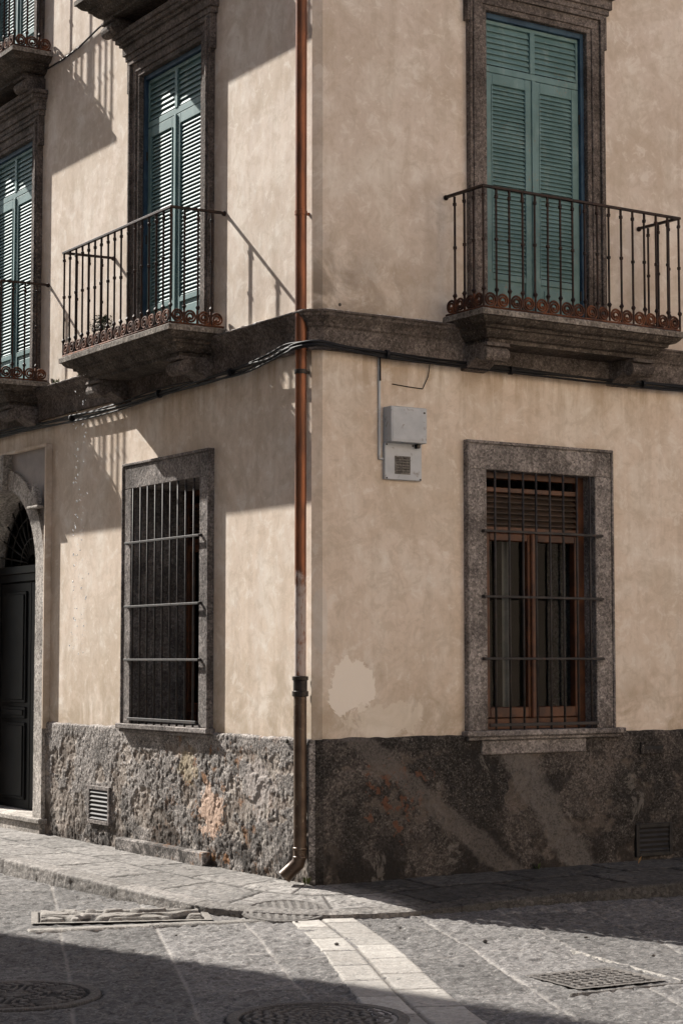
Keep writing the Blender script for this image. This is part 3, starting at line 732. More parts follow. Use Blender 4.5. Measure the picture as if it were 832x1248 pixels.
# ------------------------------------------------------------------ vents
def vent(name, side, u0, u1, z0, z1, mat, slat, label, cat, d=.045, group=None):
    bm = B(); t = .035
    fbox(bm, side, u0, u0 + t, .0, d, z0, z1); fbox(bm, side, u1 - t, u1, .0, d, z0, z1); fbox(bm, side, u0 + t, u1 - t, .0, d, z0, z0 + t); fbox(bm, side, u0 + t, u1 - t, .0, d, z1 - t, z1)
    r = empty(name, P(side, (u0 + u1) / 2, 0, z0), label, cat, group)
    obj('vent_frame', bm, mat, r, bevel=.003)
    bm = B(); fbox(bm, side, u0 + t, u1 - t, .028, .031, z0 + t, z1 - t); obj('backing', bm, M['dark'], r)
    n = max(2, int((z1 - z0 - 2 * t) / .036))
    for i in range(n):
        z = z0 + t + (z1 - z0 - 2 * t) * (i + .2) / n
        bm = B(); hexa(bm, [P(side, u, dd, q) for (u, dd, q) in ((u0 + t, .031, z + .016), (u1 - t, .031, z + .016), (u1 - t, d - .003, z), (u0 + t, d - .003, z), (u0 + t, .031, z + .020), (u1 - t, .031, z + .020), (u1 - t, d - .003, z + .004), (u0 + t, d - .003, z + .004))])
        obj('slat', bm, slat, r)
    return r
vent('wall_vent', 'L', 3.35, 3.80, .18, .52, M['frame'], M['iron'], 'slatted metal vent set in the sunlit rough plinth of the left facade', 'vent')
vent('wall_vent', 'R', 3.10, 3.50, .03, .30, M['iron'], M['iron'], 'black slatted vent low in the shaded plinth right of the corner', 'vent')
vent('wall_vent', 'R', 3.17, 3.45, .875, .975, M['plinth'], M['iron'], 'small dark slot vent high in the shaded plinth, right of the barred window', 'vent', .04)

# ------------------------------------------------------------------ drainpipe
px, py = -.072, .04
DP = empty('drainpipe', (px, py, 0), 'copper drainpipe with worn middle and dark foot running down the building corner', 'drainpipe')
bm = B(); tube(bm, [(px, py, 1.5), (px, py, 3), (px, py, 5.5), (px, py, 8), (px, py, 10.9)], .044, 20, False); obj('copper_pipe', bm, M['copper'], DP, smooth=True)
bm = B(); tube(bm, [(px, py, .26), (px, py, .6), (px, py, 1.5)], .049, 20, False); obj('lower_pipe', bm, M['darkpipe'], DP, smooth=True)
bm = B(); tube(bm, [(px, py, z) for z in (1.38, 1.385, 1.42, 1.425, 1.50, 1.505, 1.53, 1.535)], [.050, .062, .062, .053, .053, .061, .061, .046], 20); obj('pipe_collar', bm, M['collar'], DP)
bm = B(); el = [(px, py, .30), (px, py, .20), (px - .010, py + .010, .15), (px - .045, py + .040, .105), (px - .085, py + .078, .05)]
tube(bm, el, [.050, .050, .052, .053, .056], 20, False); tube(bm, [Vector(p) for p in el[::-1]], [.052, .049, .047, .045, .045], 20, False)
tube(bm, [(px, py, .245), (px, py, .25), (px, py, .265), (px, py, .27)], [.050, .056, .056, .050], 20)
tube(bm, [(px, py, .185), (px, py, .19), (px, py, .20), (px, py, .205)], [.050, .055, .055, .050], 20); obj('pipe_elbow', bm, M['darkpipe'], DP, smooth=True, recalc=False)
for z in (5.05, 3.83, 7.3):
    bm = B(); tube(bm, [(px, py, z - .018), (px, py, z - .016), (px, py, z + .016), (px, py, z + .018)], [.044, .049, .049, .044], 20); fbox(bm, 'L', py - .01, py + .01, -.01, .04, z - .01, z + .01)
    obj('pipe_bracket', bm, M['collar'] if z < 5 else M['copper'], DP)

# ------------------------------------------------------------------ cable bundle
CB = empty('cable_bundle', (-.05, 3, 3.9), 'bundle of black cables slung along both facades under the string course and over the drainpipe', 'cables')
base = [(13, .05), (8.0, .06), (6.1, .055), (5.0, .05), (4.2, .055), (3.3, .06), (2.4, .06), (1.6, .07), (.9, .09), (.45, .12), (.15, .15)]
for c in range(6):
    pts = []; ox = random.uniform(-.012, .012); ph = random.uniform(0, 6)
    def wob(i): return .012 * math.sin(ph + i * 1.7) + .007 * math.sin(ph * 2 + i * 3.1)
    zc = [3.96, 3.95, 3.945, 3.94, 3.93, 3.925, 3.945, 3.955, 3.965, 3.985, 4.0]
    for i, ((u, d), z) in enumerate(zip(base, zc)):
        pts.append(P('L', u, d + ox * .6, z + (c - 2.5) * .011 + wob(i)))
    pts += [Vector((-.155 + ox, -.06, 4.012 + (c - 2.5) * .009)), Vector((-.05, -.20 + ox * .5, 4.018 + (c - 2.5) * .008))]
    for i, (u, z) in enumerate(((.25, 4.015), (.6, 4.0), (1.1, 3.985), (1.8, 3.975), (2.6, 3.97), (3.4, 3.975), (4.5, 3.98), (9, 3.97))):
        pts.append(P('R', u, .075 + ox * .5, z + (c - 2.5) * .008 + wob(i + 7) * .5))
    # smooth with Catmull-Rom
    sp = []
    for i in range(len(pts) - 1):
        p0, p1, p2, p3 = pts[max(i - 1, 0)], pts[i], pts[i + 1], pts[min(i + 2, len(pts) - 1)]
        for q in range(5):
            t = q / 5; sp.append(.5 * ((2 * p1) + (p2 - p0) * t + (2 * p0 - 5 * p1 + 4 * p2 - p3) * t * t + (-p0 + 3 * p1 - 3 * p2 + p3) * t ** 3))
    sp.append(pts[-1])
    bm = B(); tube(bm, sp, random.choice([.006, .008, .009]), 8); obj('cable', bm, M['cable'], CB, smooth=True)
for s_, u, d, z in (('L', 4.2, .055, 3.93), ('L', 2.4, .06, 3.945), ('L', 1.1, .085, 3.96), ('R', .6, .075, 4.0), ('R', 1.8, .075, 3.975), ('R', 3.2, .075, 3.972)):
    bm = B(); q = P(s_, u, d, z); ax = Vector((0, 1, 0)) if s_ == 'L' else Vector((1, 0, 0)); tube(bm, [q - ax * .012, q + ax * .012], .036, 10); obj('cable_tie', bm, M['cable'], CB)
# upper loose cable
bm = B(); tube(bm, [P('L', u, d, z) for u, d, z in ((4.95, .03, 7.50), (4.6, .02, 7.50), (4.2, .02, 7.52), (3.8, .02, 7.58), (3.5, .03, 7.60), (3.3, .03, 7.64))], .009, 8)
tag(obj('upper_cable', bm, M['collar'], smooth=True), 'thin dark cable slung between the two topmost left balconies', 'cable')

# ------------------------------------------------------------------ utility box
UB = empty('utility_box', P('R', .77, 0, 3.03), 'grey metal utility box with projecting upper cover and slotted lower panel, right of the drainpipe', 'utility box')
bm = B(); fbox(bm, 'R', .61, .955, .0, .035, 3.04, 3.325); obj('lower_panel', bm, M['box'], UB, bevel=.004)
bm = B(); fbox(bm, 'R', .615, .95, .0, .115, 3.325, 3.60); obj('upper_cover', bm, M['box'], UB, bevel=.005)
for q_ in ((.625, 3.05), (.94, 3.05), (.625, 3.31), (.87, 3.31)):
    bm = B(); fbox(bm, 'R', q_[0] - .006, q_[0] + .006, .034, .040, q_[1] - .006, q_[1] + .006); obj('screw', bm, M['collar'], UB)
bm = B(); fbox(bm, 'R', .630, .935, .115, .1175, 3.345, 3.585); obj('box_lid', bm, M['box'], UB)
bm = B(); fbox(bm, 'R', .915, .928, .117, .1225, 3.555, 3.568); obj('lock', bm, M['collar'], UB)
bm = B(); fbox(bm, 'R', .70, .845, .036, .039, 3.085, 3.225); obj('slot_plate', bm, M['strip'], UB)
bm = B()
for i in range(6):
    z = 3.097 + i * .021
    for a, b in ((.712, .768 + random.uniform(-.006, .006)), (.776, .835)): fbox(bm, 'R', a, b, .0395, .042, z, z + .012)
obj('slots', bm, M['boxdark'], UB)
bm = B(); fbox(bm, 'R', .885, .915, .036, .075, 3.29, 3.322); obj('latch', bm, M['collar'], UB, bevel=.003)
bm = B(); fbox(bm, 'R', .565, .583, .0, .02, 3.20, 3.98); fbox(bm, 'R', .565, .61, .0, .02, 3.19, 3.205); obj('conduit', bm, M['box'], UB, bevel=.002)
bm = B(); tube(bm, [P('R', .574, .02, 3.99), P('R', .574, .026, 3.9), P('R', .574, .026, 3.80)], .007, 6); obj('lead_wire', bm, M['cable'], UB)
bm = B(); tube(bm, [P('R', .70, .004, 3.786), P('R', .85, .005, 3.776), P('R', .985, .006, 3.770), P('R', 1.0, .008, 3.80), P('R', 1.035, .012, 3.87), P('R', 1.04, .03, 3.99)], .004, 6)  # hairline crack in the plaster, built as a thin raised tube
tag(obj('wall_crack_line', bm, M['collar'], smooth=True), 'hairline crack in the wall just above the grey utility box, modelled as a thin dark raised line', 'crack')

# ------------------------------------------------------------------ shrub pot and weeds
def leafclump(bm, c, rad, n, s, flat=1.0):
    for i in range(n):
        v = Vector((random.gauss(0, 1), random.gauss(0, 1), random.gauss(0, 1))); v = v.normalized() * rad * random.random() ** .45; v.z *= flat
        p = Vector(c) + v; a = Vector((random.gauss(0, 1), random.gauss(0, 1), random.gauss(0, .6))).normalized(); b = a.orthogonal().normalized(); b = (Matrix.Rotation(random.uniform(0, 6.28), 3, a) @ b)
        L = s * random.uniform(.6, 1.3)
        quad(bm, p - a * L, p + b * L * .35, p + a * L, p - b * L * .35)
PT = empty('potted_plant', P('L', 3.06, .30, 4.36), 'small dark bushy plant in a pot standing on the balcony over the barred left window', 'plant')
bm = B(); tube(bm, [P('L', 3.06, .30, z) for z in (4.361, 4.49, 4.492, 4.52)], [.062, .085, .095, .095], 16); obj('pot', bm, M['clay'], PT)
bm = B(); leafclump(bm, P('L', 3.06, .30, 4.60), .115, 420, .018); leafclump(bm, P('L', 2.98, .30, 4.66), .06, 120, .016); obj('foliage', bm, M['potleaf'], PT, recalc=False)
bm = B(); tube(bm, [P('L', 3.06, .30, 4.50), P('L', 3.05, .30, 4.62)], .008, 6); obj('stem', bm, M['bark'], PT)
def weed(side, u, d, z, r, n, label, mat='leaf', up=1.0):
    bm = B()
    for i in range(n):
        a = random.uniform(0, 6.28); h = r * random.uniform(.6, 1.5) * up; o = Vector((math.cos(a), math.sin(a), 0)); p = P(side, u, d, z) + o * r * .2
        w = Vector((-o.y, o.x, 0)) * r * .12; q = p + o * r * random.uniform(.3, 1) + Vector((0, 0, h)); m_ = (p + q) / 2 + Vector((0, 0, h * .2))
        quad(bm, p, m_ - w, q, m_ + w)
    o = obj('weed', bm, M[mat], recalc=False); tag(o, label, 'weed', 'weeds rooted in the masonry'); return o
weed('L', 4.55, .07, 4.298, .05, 26, 'weed tuft on the string course beside the balcony over the arched door', up=.8)
weed('L', 4.02, .07, 4.298, .035, 18, 'weed tuft on the string course midway between the two left balconies', up=.8)
weed('L', 3.72, .07, 4.298, .05, 24, 'weed tuft on the string course left of the balcony over the barred left window', up=.7)
weed('L', -.02, .05, -.005, .05, 22, 'weed tuft at the plinth foot just right of the drainpipe elbow')
weed('R', 2.05, .06, -.01, .045, 18, 'weed tuft at the plinth foot below the barred right window')
bm = B(); p = Vector((2.95, -.28, .0)); 
for s_ in (-1, 1): quad(bm, p, p + Vector((.02, .0, .03)), p + Vector((.045, .01, .06)), p + Vector((.02, .015 * s_, .035)))
tag(obj('fallen_leaf', bm, M['dryleaf'], recalc=False), 'curled orange dead leaf on the shaded sidewalk right of the corner', 'leaf')
# water dripping off the balcony
bm = B()
for i in range(120):
    z = 4.25 - 2.6 * (i / 120) ** .8 + random.uniform(-.04, .04); s_ = random.random() < .6
    ball(bm, P('L', (3.30 if s_ else 3.14) + random.gauss(0, .018) * (1 + (4.2 - z) * .6), .42 + random.uniform(-.02, .02), z), random.choice([.0025, .003, .004, .006]), 6, random.uniform(1, 2.4))
tag(obj('dripping_water', bm, M['water'], smooth=True), 'sparkling drops of water falling from the balcony over the barred left window', 'water', kind='stuff')
# holes and studs on the wall
for i, (s_, u, z, r) in enumerate((('L', .235, 1.22, .020), ('L', .30, 1.04, .016), ('R', 1.50, 2.02, .016), ('R', .22, 4.36, .013))):
    bm = B(); dd = .05 if (s_ == 'R' and z < 3) else (.04 if z < 1.06 else .004); tube(bm, [P(s_, u, -.01, z), P(s_, u, dd, z), P(s_, u, dd + .002, z)], [r, r, r * .6], 10); obj('anchor_plug', bm, M['boxdark'], BLD)

# ------------------------------------------------------------------ ground
outer = [(-1.22, 13, .0), (-1.21, 6, .0), (-1.20, 3.0, -.0), (-1.17, 1.46, -.02), (-1.09, .25, -.045), (-.95, -.36, -.07), (-.52, -.84, -.088), (0.0, -1.03, -.092), (.42, -1.075, -.085), (1.0, -1.10, -.06), (1.8, -1.16, -.035), (2.6, -1.23, -.025), (4.5, -1.33, -.01), (9, -1.45, 0)]
inner = [(.04, 13), (.04, 6), (.04, 3.0), (.04, 1.46), (.04, .55), (.04, .22), (.04, .04), (.07, .0), (.25, -.01), (.9, -.01), (1.7, -.01), (2.6, -.01), (4.5, -.01), (9, -.01)]
def cr(P_, n):
    P_ = [np.array(p, float) for p in P_]; out = []
    for i in range(len(P_) - 1):
        p0, p1, p2, p3 = P_[max(i - 1, 0)], P_[i], P_[i + 1], P_[min(i + 2, len(P_) - 1)]
        k_ = max(2, int(n[i]))
        for q in range(k_):
            t = q / k_; out.append(.5 * ((2 * p1) + (p2 - p0) * t + (2 * p0 - 5 * p1 + 4 * p2 - p3) * t * t + (-p0 + 3 * p1 - 3 * p2 + p3) * t ** 3))
    out.append(P_[-1]); return np.array(out)
ns = [max(2, int(np.hypot(outer[i + 1][0] - outer[i][0], outer[i + 1][1] - outer[i][1]) / .016)) for i in range(len(outer) - 1)]
OUT = cr(outer, ns); INN = cr(inner, ns); S = len(OUT)
arcl = np.concatenate([[0], np.cumsum(np.hypot(*(np.diff(OUT[:, :2], axis=0).T)))])
KW = .875
def walk_grid(t):
    T = t[None, :]; X = INN[:, :1] * (1 - T) + OUT[:, :1] * T; Y = INN[:, 1:2] * (1 - T) + OUT[:, 1:2] * T; Z = OUT[:, 2:3] * T ** 1.3
    return X, Y, Z
t = np.linspace(0, KW, 62); X, Y, Z = walk_grid(t); A = arcl[:, None] + 0 * X; T = t[None, :] + 0 * X
rows = np.where(T < .44, 0, 1); off = rows * .41
cell = (A + off + .05 * (vn(A * 0 + rows * 9.1, A * 3) - .5)) / .86; fr = cell - np.floor(cell); jd = np.minimum(fr, 1 - fr) * .86; jr = np.abs(T - .44) * 1.1
jr2 = np.abs(T - KW) * 1.1
jw = .011 + .010 * fbm(A, T, 8, 3, 2)
joint = np.clip(1.5 - np.minimum(np.minimum(jd, jr), jr2 + .002) / jw, 0, 1)
tone = _h(np.floor(cell), rows, 5)
Z = Z + (fbm(X, Y, 3, 4, 7) - .5) * .014 + (fbm(X, Y, 26, 4, 9) - .5) * .006 - np.clip(fbm(X, Y, 16, 3, 19) - .58, 0, 1) * .03 - joint * .010 + (tone - .5) * .004 - .002
cvx, cvy, cvr = -.60, -.64, .31
_r = np.hypot(X - cvx, Y - cvy); _m = _r < cvr + .02
_A = np.stack([X[_m], Y[_m], np.ones(_m.sum())], 1); _c = np.linalg.lstsq(_A, Z[_m], rcond=None)[0]
_pl = _c[0] * X + _c[1] * Y + _c[2]; w_ = np.clip(1 - (_r - cvr) / .06, 0, 1); w_ = w_ * w_ * (3 - 2 * w_)
Z = Z * (1 - w_) + (_pl + (Z - _pl) * .35) * w_; Z = np.where(_r < cvr - .03, _pl - .03, Z)
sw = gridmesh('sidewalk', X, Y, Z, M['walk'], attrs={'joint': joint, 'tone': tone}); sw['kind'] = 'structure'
# kerb: top strip, rounded nose, face
tt = np.array(list(np.linspace(KW + .004, .985, 9)) + [1.0] + [1.0] * 9)
X, Y, Z = walk_grid(tt); ZF = Z[:, -1:].copy()
kidx = np.arange(len(tt)); down = np.clip((kidx - 9) / 9., 0, 1)[None, :]
tang = np.gradient(OUT[:, :2], axis=0); tang /= np.hypot(tang[:, 0], tang[:, 1])[:, None]; nor = np.stack([tang[:, 1], -tang[:, 0]], 1)
outw = np.interp(kidx, [0, 8, 9, 10, 18], [0, 0, .006, .014, .022])[None, :]
sg = np.sign((nor * (OUT[:, :2] - INN[:, :2])).sum(1))[:, None]; nor = nor * sg
Z = Z * (1 - down) + down * (-.135) + np.where(kidx == 9, -.006, 0)[None, :] * 1.0
A = arcl[:, None] + 0 * X; cell = A / 1.02 + .13; fr = cell - np.floor(cell); jd = np.minimum(fr, 1 - fr) * 1.02; joint = np.clip(1 - jd / .010, 0, 1); tone = _h(np.floor(cell), cell * 0, 8)
rgh = (fbm(A, Z * 3 + 5, 7, 4, 3) - .5) * .012 + (fbm(A, Z * 3 + 3, 32, 3, 6) - .5) * .010 - np.clip(fbm(A, Z + 2 + T[:, :1] * 0, 13, 3, 26) - .62, 0, 1) * .04
wz = np.clip((kidx - 7) / 3., 0, 1)[None, :]
X = X + nor[:, :1] * (outw + rgh * wz - joint * .008 * wz); Y = Y + nor[:, 1:2] * (outw + rgh * wz - joint * .008 * wz)
Z = Z + (1 - down) * ((fbm(X, Y, 18, 4, 12) - .5) * .010 - joint * .008 - np.clip(rgh, 0, 1) * .2 * wz)
Z = np.where(kidx[None, :] >= 18, -.16, Z)
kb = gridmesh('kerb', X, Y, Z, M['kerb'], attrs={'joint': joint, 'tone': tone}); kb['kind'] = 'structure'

# near road: hammered stone slabs
x0, x1, y0, y1, st = -5.2, 4.6, -6.2, 3.6, .0165
X, Y = np.meshgrid(np.arange(x0, x1, st), np.arange(y0, y1, st), indexing='ij')
c, s = math.cos(R_(23)), math.sin(R_(23))
Uu = X * c - Y * s; Vv = X * s + Y * c
def slabs(U, V, w, l, seed):
    U = U + (fbm(U, V, .8, 2, seed + 40) - .5) * .06; V = V + (fbm(U, V, .9, 2, seed + 44) - .5) * .06
    r = np.floor(U / w); o = _h(r, r * 0, seed) * l; cv = (V + o) / l; fr = cv - np.floor(cv); fu = U / w - r
    return np.minimum(np.minimum(fr, 1 - fr) * l, np.minimum(fu, 1 - fu) * w), _h(r, np.floor(cv), seed + 1)
jd, tone = slabs(Uu, Vv, .62, 1.25, 4)
joint = np.clip(1 - jd / (.006 + .014 * fbm(X, Y, 5, 2, 77)), 0, 1)
pit = np.clip(fbm(X * 1.0, Y * .8, 17, 3, 51) - .52, 0, 1)
Z = -.122 + (fbm(X, Y, .7, 3, 60) - .5) * .016 + (fbm(X, Y, 6, 3, 61) - .5) * .008 + (fbm(X, Y, 24, 3, 62, .75) - .5) * .015 - pit * .042 + np.abs(fbm(X, Y, 11, 3, 66) - .5) * -.030 - joint * .010 + (tone - .5) * .004
HR = lambda x, y: -.122 + (fbm(x, y, .7, 3, 60) - .5) * .016
def rectsd(cx, cy, ax, wx, wy):
    a = R_(ax); u = (X - cx) * math.cos(a) + (Y - cy) * math.sin(a); v = -(X - cx) * math.sin(a) + (Y - cy) * math.cos(a)
    return np.maximum(np.abs(u) - wx / 2, np.abs(v) - wy / 2)
INS = [(np.hypot(X + 3.42, Y + 2.55) - .49, -.119), (np.hypot(X + 2.42, Y + 3.98) - .49, -.119), (rectsd(-.49, -3.80, -4, .60, .52), -.119), (rectsd(-1.60, -.09, -23.5, 1.22, .62), -.117)]
for sd_, zc in INS:
    w_ = np.clip(1 - sd_ / .09, 0, 1); w_ = w_ * w_ * (3 - 2 * w_)
    Z = Z * (1 - w_) + (zc + (Z - HR(X, Y)) * .6) * w_; Z = np.where(sd_ < -.028, zc - .045, Z)
rd = gridmesh('road', X, Y, Z, M['road'], attrs={'joint': joint, 'tone': tone}); rd['kind'] = 'structure'
bm = B()
# the rest of the ground, a sheet with a hole for the detailed road
G = 400
for a, b, c_, d in ((-G, x0 + .01, -G, G), (x1 - .03, G, -G, G), (x0 + .01, x1 - .03, -G, y0 + .01), (x0 + .01, x1 - .03, y1 - .03, G)):
    quad(bm, (a, c_, -.130), (b, c_, -.130), (b, d, -.130), (a, d, -.130))
o = obj('ground', bm, M['road2'], recalc=False); o['kind'] = 'structure'

# pale stone strip crossing the road: two columns of slabs
dirv = np.array([-.405, -.914]); perp = np.array([.914, -.405])
n, m = 420, 40
s1 = np.linspace(0, 6.2, n); s2 = np.linspace(0, 1, m)
SS, WW = np.meshgrid(s1, s2, indexing='ij'); wid = .46 + .02 * SS
cx0 = np.array([-.640, -.70])
X = cx0[0] + dirv[0] * SS + perp[0] * WW * wid + .03 * np.sin(SS * 1.3); Y = cx0[1] + dirv[1] * SS + perp[1] * WW * wid
col2 = (WW > .47).astype(float); Lr = .52; cv = (SS + col2 * .17 + .03 * col2) / Lr; fr = cv - np.floor(cv)
jd = np.minimum(np.minimum(fr, 1 - fr) * Lr, np.abs(WW - .47) * wid); jd = np.minimum(jd, np.minimum(WW, 1 - WW) * wid + .004)
joint = np.clip(1.6 - jd / .009, 0, 1); tone = _h(np.floor(cv), col2, 91)
edge = np.clip(np.minimum(WW, 1 - WW) / .025, 0, 1)
Z = -.1185 + (fbm(X, Y, .7, 3, 60) - .5) * .016 + (fbm(X, Y, 9, 3, 70) - .5) * .004 - joint * .007 + (tone - .5) * .003 - (1 - edge) * .025
ps = gridmesh('paving_strip', X, Y, Z, M['pale'], attrs={'joint': joint, 'tone': tone}); ps['kind'] = 'structure'
# gutter slabs along the kerb
def strip(name, p, q, w, L, mat, seed, z=-.113, kind='structure'):
    p, q = np.array(p, float), np.array(q, float); ln = np.hypot(*(q - p)); d = (q - p) / ln; pr = np.array([-d[1], d[0]])
    s1 = np.linspace(0, ln, int(ln / .016) + 2); s2 = np.linspace(0, 1, max(8, int(w / .016))); SS, WW = np.meshgrid(s1, s2, indexing='ij')
    X = p[0] + d[0] * SS + pr[0] * WW * w; Y = p[1] + d[1] * SS + pr[1] * WW * w
    cv = SS / L; fr = cv - np.floor(cv); joint = np.clip(1 - np.minimum(fr, 1 - fr) * L / .008, 0, 1); tone = _h(np.floor(cv), cv * 0, seed)
    e = np.clip(np.minimum(np.minimum(WW, 1 - WW) * w, np.minimum(SS, ln - SS)) / .014, 0, 1)
    Z = z + (fbm(X, Y, 7, 4, seed) - .5) * .008 - joint * .008 - (1 - e) * .022
    o = gridmesh(name, X, Y, Z, mat, attrs={'joint': joint, 'tone': tone}); o['kind'] = kind; return o
strip('gutter_strip', (-2.42, -.40), (-.66, -.86), .14, .85, M['strip'], 5, -.1165)

# ------------------------------------------------------------------ covers and grates
def relief(name, cx, cy, z, ax, wx, wy, fn, mat, label, cat, round_=False, tilt=None, group=None, frame=True):
    """flat cast plate: grid in its own frame, relief from fn(u,v) in metres"""
    a = R_(ax); n = max(30, int(wx / .0065)); m = max(30, int(wy / .0065))
    U, V = np.meshgrid(np.linspace(-wx / 2, wx / 2, n), np.linspace(-wy / 2, wy / 2, m), indexing='ij')
    H, j = fn(U, V)
    X = cx + U * math.cos(a) - V * math.sin(a); Y = cy + U * math.sin(a) + V * math.cos(a); Z = z + H
    if tilt: Z = Z + tilt[0] * (X - cx) + tilt[1] * (Y - cy)
    keep = None
    if round_:
        r = np.hypot(U, V); keep = (r < wx / 2 - .004)[:-1, :-1]
    o = gridmesh(name, X, Y, Z, mat, attrs={'joint': j, 'tone': np.full(X.shape, .5)}, keep=keep)
    tag(o, label, cat, group); return o
def pat_round(R0, kind):
    def f(U, V):
        r = np.hypot(U, V); th = np.arctan2(V, U); H = np.zeros_like(U)
        ring = (r > R0 * .80) & (r < R0 * .93)
        gap = (np.abs(r - R0 * .78) < .011) | (np.abs(r - R0 * .945) < .010)
        if kind == 0:
            inn = r < R0 * .76; c1 = np.sin(U * 62 + 3 * np.sin(V * 22)) * np.sin(V * 62 + 3 * np.sin(U * 22)); H = np.where(inn, np.where(c1 > .0, .007, -.004), H)
        else:
            inn = r < R0 * .76; H = np.where(inn, np.where(np.sin(r * 105) * np.where(np.sin(th * 12) > -.5, 1, -1) > 0, .007, -.004), H)
        H = np.where(ring, .006, H); H = np.where(gap, -.012, H); edge = r > R0 * .965; H = np.where(edge, H - .010, H)
        return H + (fbm(U + 5, V + 5, 40, 3, 8) - .5) * .003, np.where(gap | (H < -.001), .9, 0.)
    return f
def pat_ribs(R0):
    def f(U, V):
        r = np.hypot(U, V); H = np.where((r < R0 * .86) & (np.sin(V * 110 + .9 * np.sin(U * 8)) > .1), .0045, 0) + np.where((r > R0 * .88) & (r < R0 * .95), .004, 0) - np.where(np.abs(r - R0 * .865) < .006, .01, 0)
        H = H - np.where(r > R0 * .97, .012, 0)
        return H + (fbm(U + 2, V + 2, 30, 3, 9) - .5) * .003, np.where(H < .001, .55, 0.)
    return f
def pat_grate(U, V):
    w, h = U.max(), V.max(); e = np.minimum(w - np.abs(U), h - np.abs(V))
    c1 = np.sin(U * 105 + 5 * (fbm(U, V, 9, 2, 3) - .5)) + np.sin(V * 90 + 5 * (fbm(U, V, 10, 2, 4) - .5)); H = np.where(c1 > -.15, .006, -.014)
    H = np.where(e < .035, .004, H); H = np.where((e < .043) & (e > .035), -.006, H)
    return H + (fbm(U, V, 50, 2, 5) - .5) * .003, np.where(H < 0, 1., 0.)
def pat_swirl(U, V):
    w, h = U.max(), V.max(); e = np.minimum(w - np.abs(U), h - np.abs(V))
    q = fbm(U + 4, V + 4, 2.6, 3, 14) * 26 + 3.5 * np.sin(U * 7 + 1) * np.cos(V * 8); c1 = np.sin(q)
    H = np.clip(c1 * 1.8, -1, 1) * .024; H = np.where(e < .05, .006, H); H = np.where((e < .062) & (e > .05), -.012, H)
    return H + (fbm(U, V, 30, 3, 5) - .5) * .004, np.clip(-H * 140, 0, 1) * (e > .05)
relief('manhole_cover', -3.42, -2.55, -.118, 10, .98, .98, pat_round(.49, 0), M['cast'], 'round iron manhole cover in the shaded road at the left edge', 'manhole cover', True)
relief('manhole_cover', -2.42, -3.98, -.118, 40, .98, .98, pat_round(.49, 1), M['cast'], 'round iron manhole cover in the shaded road beside the foot of the pale strip', 'manhole cover', True)
relief('manhole_cover', cvx, cvy, _c[0] * cvx + _c[1] * cvy + _c[2] - .002, 66, .62, .62, pat_ribs(.31), M['castside'], 'round ribbed cover in the sidewalk corner in front of the drainpipe', 'manhole cover', True, tilt=(_c[0], _c[1]))
relief('drain_grate', -.49, -3.80, -.118, -4, .60, .52, pat_grate, M['cast'], 'square patterned drain grate in the sunlit road at the right', 'drain grate')
relief('drain_cover', -1.60, -.09, -.114, -23.5, 1.22, .62, pat_swirl, M['castpale'], 'long dusty cast cover with swirling relief beside the left kerb', 'drain cover')
# grate rim of pale mortar
strip('grate_edging', (-.93, -4.12), (-.14, -4.17), .04, .9, M['strip'], 8, -.117); strip('grate_edging', (-.10, -4.12), (.40 - .30, -2.9), .045, 2, M['strip'], 9, -.118)
# loose stones
peb = [(-1.05, -2.0), (.45, -2.6), (1.1, -2.9), (-.2, -2.4), (.9, -3.3), (.3, -3.4), (-1.7, -1.1), (-.3, -1.6), (1.5, -3.0), (-.72, -.98)]
pm = None
for i, (x, y) in enumerate(peb):
    if pm is None:
        bm = B(); bmesh.ops.create_icosphere(bm, subdivisions=2, radius=.014)
        for v in bm.verts: v.co *= random.uniform(.8, 1.2); v.co.z *= .6
        bm.transform(Matrix.Translation((x, y, -.108))); pm = obj('pebble', bm, M['cast']); o = pm
    else: o = pm.copy(); COL.objects.link(o); o.location = (x, y, -.118); o.rotation_euler = (0, 0, i * 1.3); o.scale = [random.uniform(.6, 1.2)] * 3
    tag(o, 'small dark loose stone lying on the sunlit road', 'pebble', 'loose stones on the road')

# ------------------------------------------------------------------ building across the left street (out of frame, shades the road)
OB = empty('opposite_building', (-11, 3, 0), 'tall cream building across the street, outside the picture, whose shade lies on the road', 'building')
X_E, Y_E, Y_S = -6.0, 11.4, -5.0
bm = B(); wbox(bm, -16, X_E, Y_S, Y_E, -.13, 15.5); obj('wall', bm, M['plaster'], OB)
bm = B(); wbox(bm, -16.2, X_E + .18, Y_S - .2, Y_E + .18, 15.5, 15.8); obj('cornice', bm, M['trim'], OB)
for i in range(4):
    for j in range(4):
        y = -3.4 + i * 4; z = 1.0 + j * 3.6
        bm = B(); wbox(bm, X_E - .01, X_E + .06, y - .65, y + .65, z, z + 2.2); w = obj('window', bm, M['trim'], OB)
        bm = B(); wbox(bm, X_E + .055, X_E + .065, y - .5, y + .5, z + .12, z + 2.08); obj('pane', bm, M['teal'] if j else M['dark'], w)

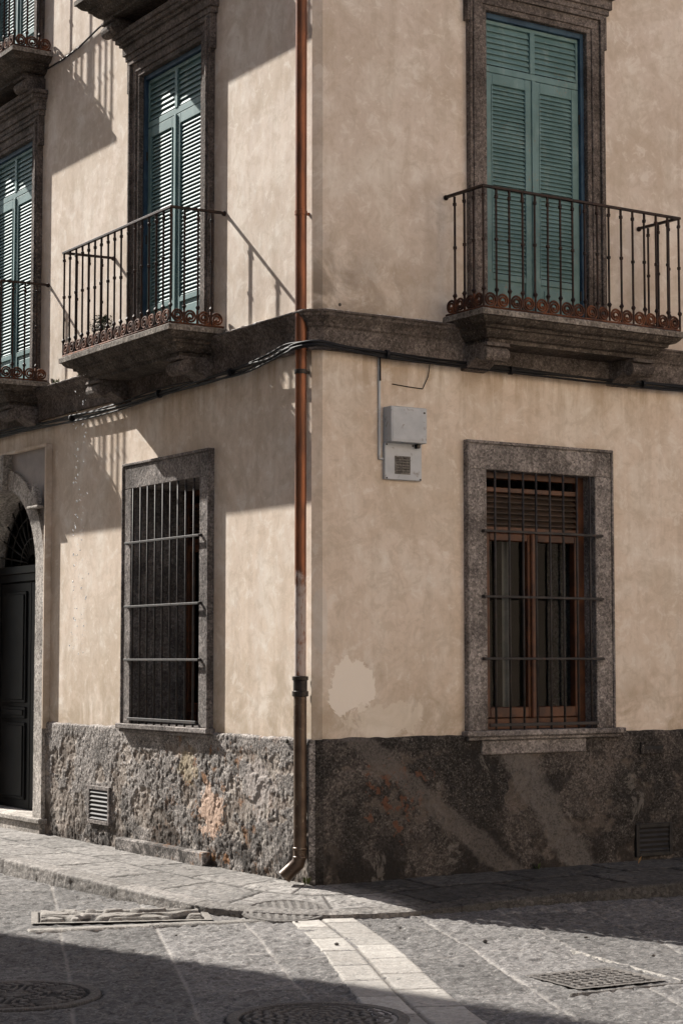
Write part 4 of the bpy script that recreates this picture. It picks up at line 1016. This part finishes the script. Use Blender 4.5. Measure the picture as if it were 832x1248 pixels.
# ------------------------------------------------------------------ unseen sunlit building, added to bounce warm light onto the right facade
M['warm'] = simple('bounce_building_plaster', (.74, .58, .44), (.78, .63, .49), 1.2, .9, bump=.2, bscale=20)
FB = empty('bounce_building', (4, -20, 0), 'unseen warm plastered building added behind the viewer to bounce sunlight onto the right facade', 'building')
bm = B(); wbox(bm, -7, 20, -26, -15.5, -.13, 14); obj('wall', bm, M['warm'], FB)
bm = B(); wbox(bm, -7.2, 20.2, -26.2, -15.2, 14, 14.35); obj('cornice', bm, M['trim'], FB)
for i in range(6):
    for j in range(4):
        x = -4.5 + i * 4.2; z = .9 + j * 3.4
        bm = B(); wbox(bm, x - .65, x + .65, -15.51, -15.42, z, z + 2.1); w = obj('window', bm, M['trim'], FB)
        bm = B(); wbox(bm, x - .5, x + .5, -15.43, -15.41, z + .12, z + 1.98); obj('pane', bm, M['teal'] if j else M['dark'], w)

# ------------------------------------------------------------------ light, sky, camera
sdir = Vector((-1, 3.4, 2.8)).normalized()
sun = bpy.data.lights.new('sun', 'SUN'); sun.energy = 4.4; sun.angle = R_(.53); sun.color = (1, .95, .875)
so = bpy.data.objects.new('sun', sun); COL.objects.link(so); so.location = (-10, 20, 20); so.rotation_euler = (-sdir).to_track_quat('-Z', 'Y').to_euler()
W = bpy.data.worlds.new('World'); scene.world = W; W.use_nodes = True; nt = W.node_tree
sky = nt.nodes.new('ShaderNodeTexSky'); sky.sky_type = 'NISHITA'; sky.sun_disc = False; sky.sun_elevation = math.asin(sdir.z); sky.sun_rotation = math.atan2(sdir.x, sdir.y)
bg = nt.nodes['Background']; nt.links.new(sky.outputs[0], bg.inputs[0]); bg.inputs[1].default_value = .06

cam = bpy.data.cameras.new('camera'); co = bpy.data.objects.new('camera', cam); COL.objects.link(co)
co.location = (-7.445, -12.036, 1.65); co.rotation_euler = (R_(90 + 4.5055), 0, -R_(32.653))
cam.sensor_fit = 'VERTICAL'; cam.sensor_height = 36; cam.lens = 2297 / 1248 * 36; cam.clip_end = 1500; cam.clip_start = .1
scene.camera = co
vs = scene.view_settings; vs.view_transform = 'Standard'; vs.look = 'None'; vs.exposure = 1.43; vs.gamma = 1; vs.use_curve_mapping = False
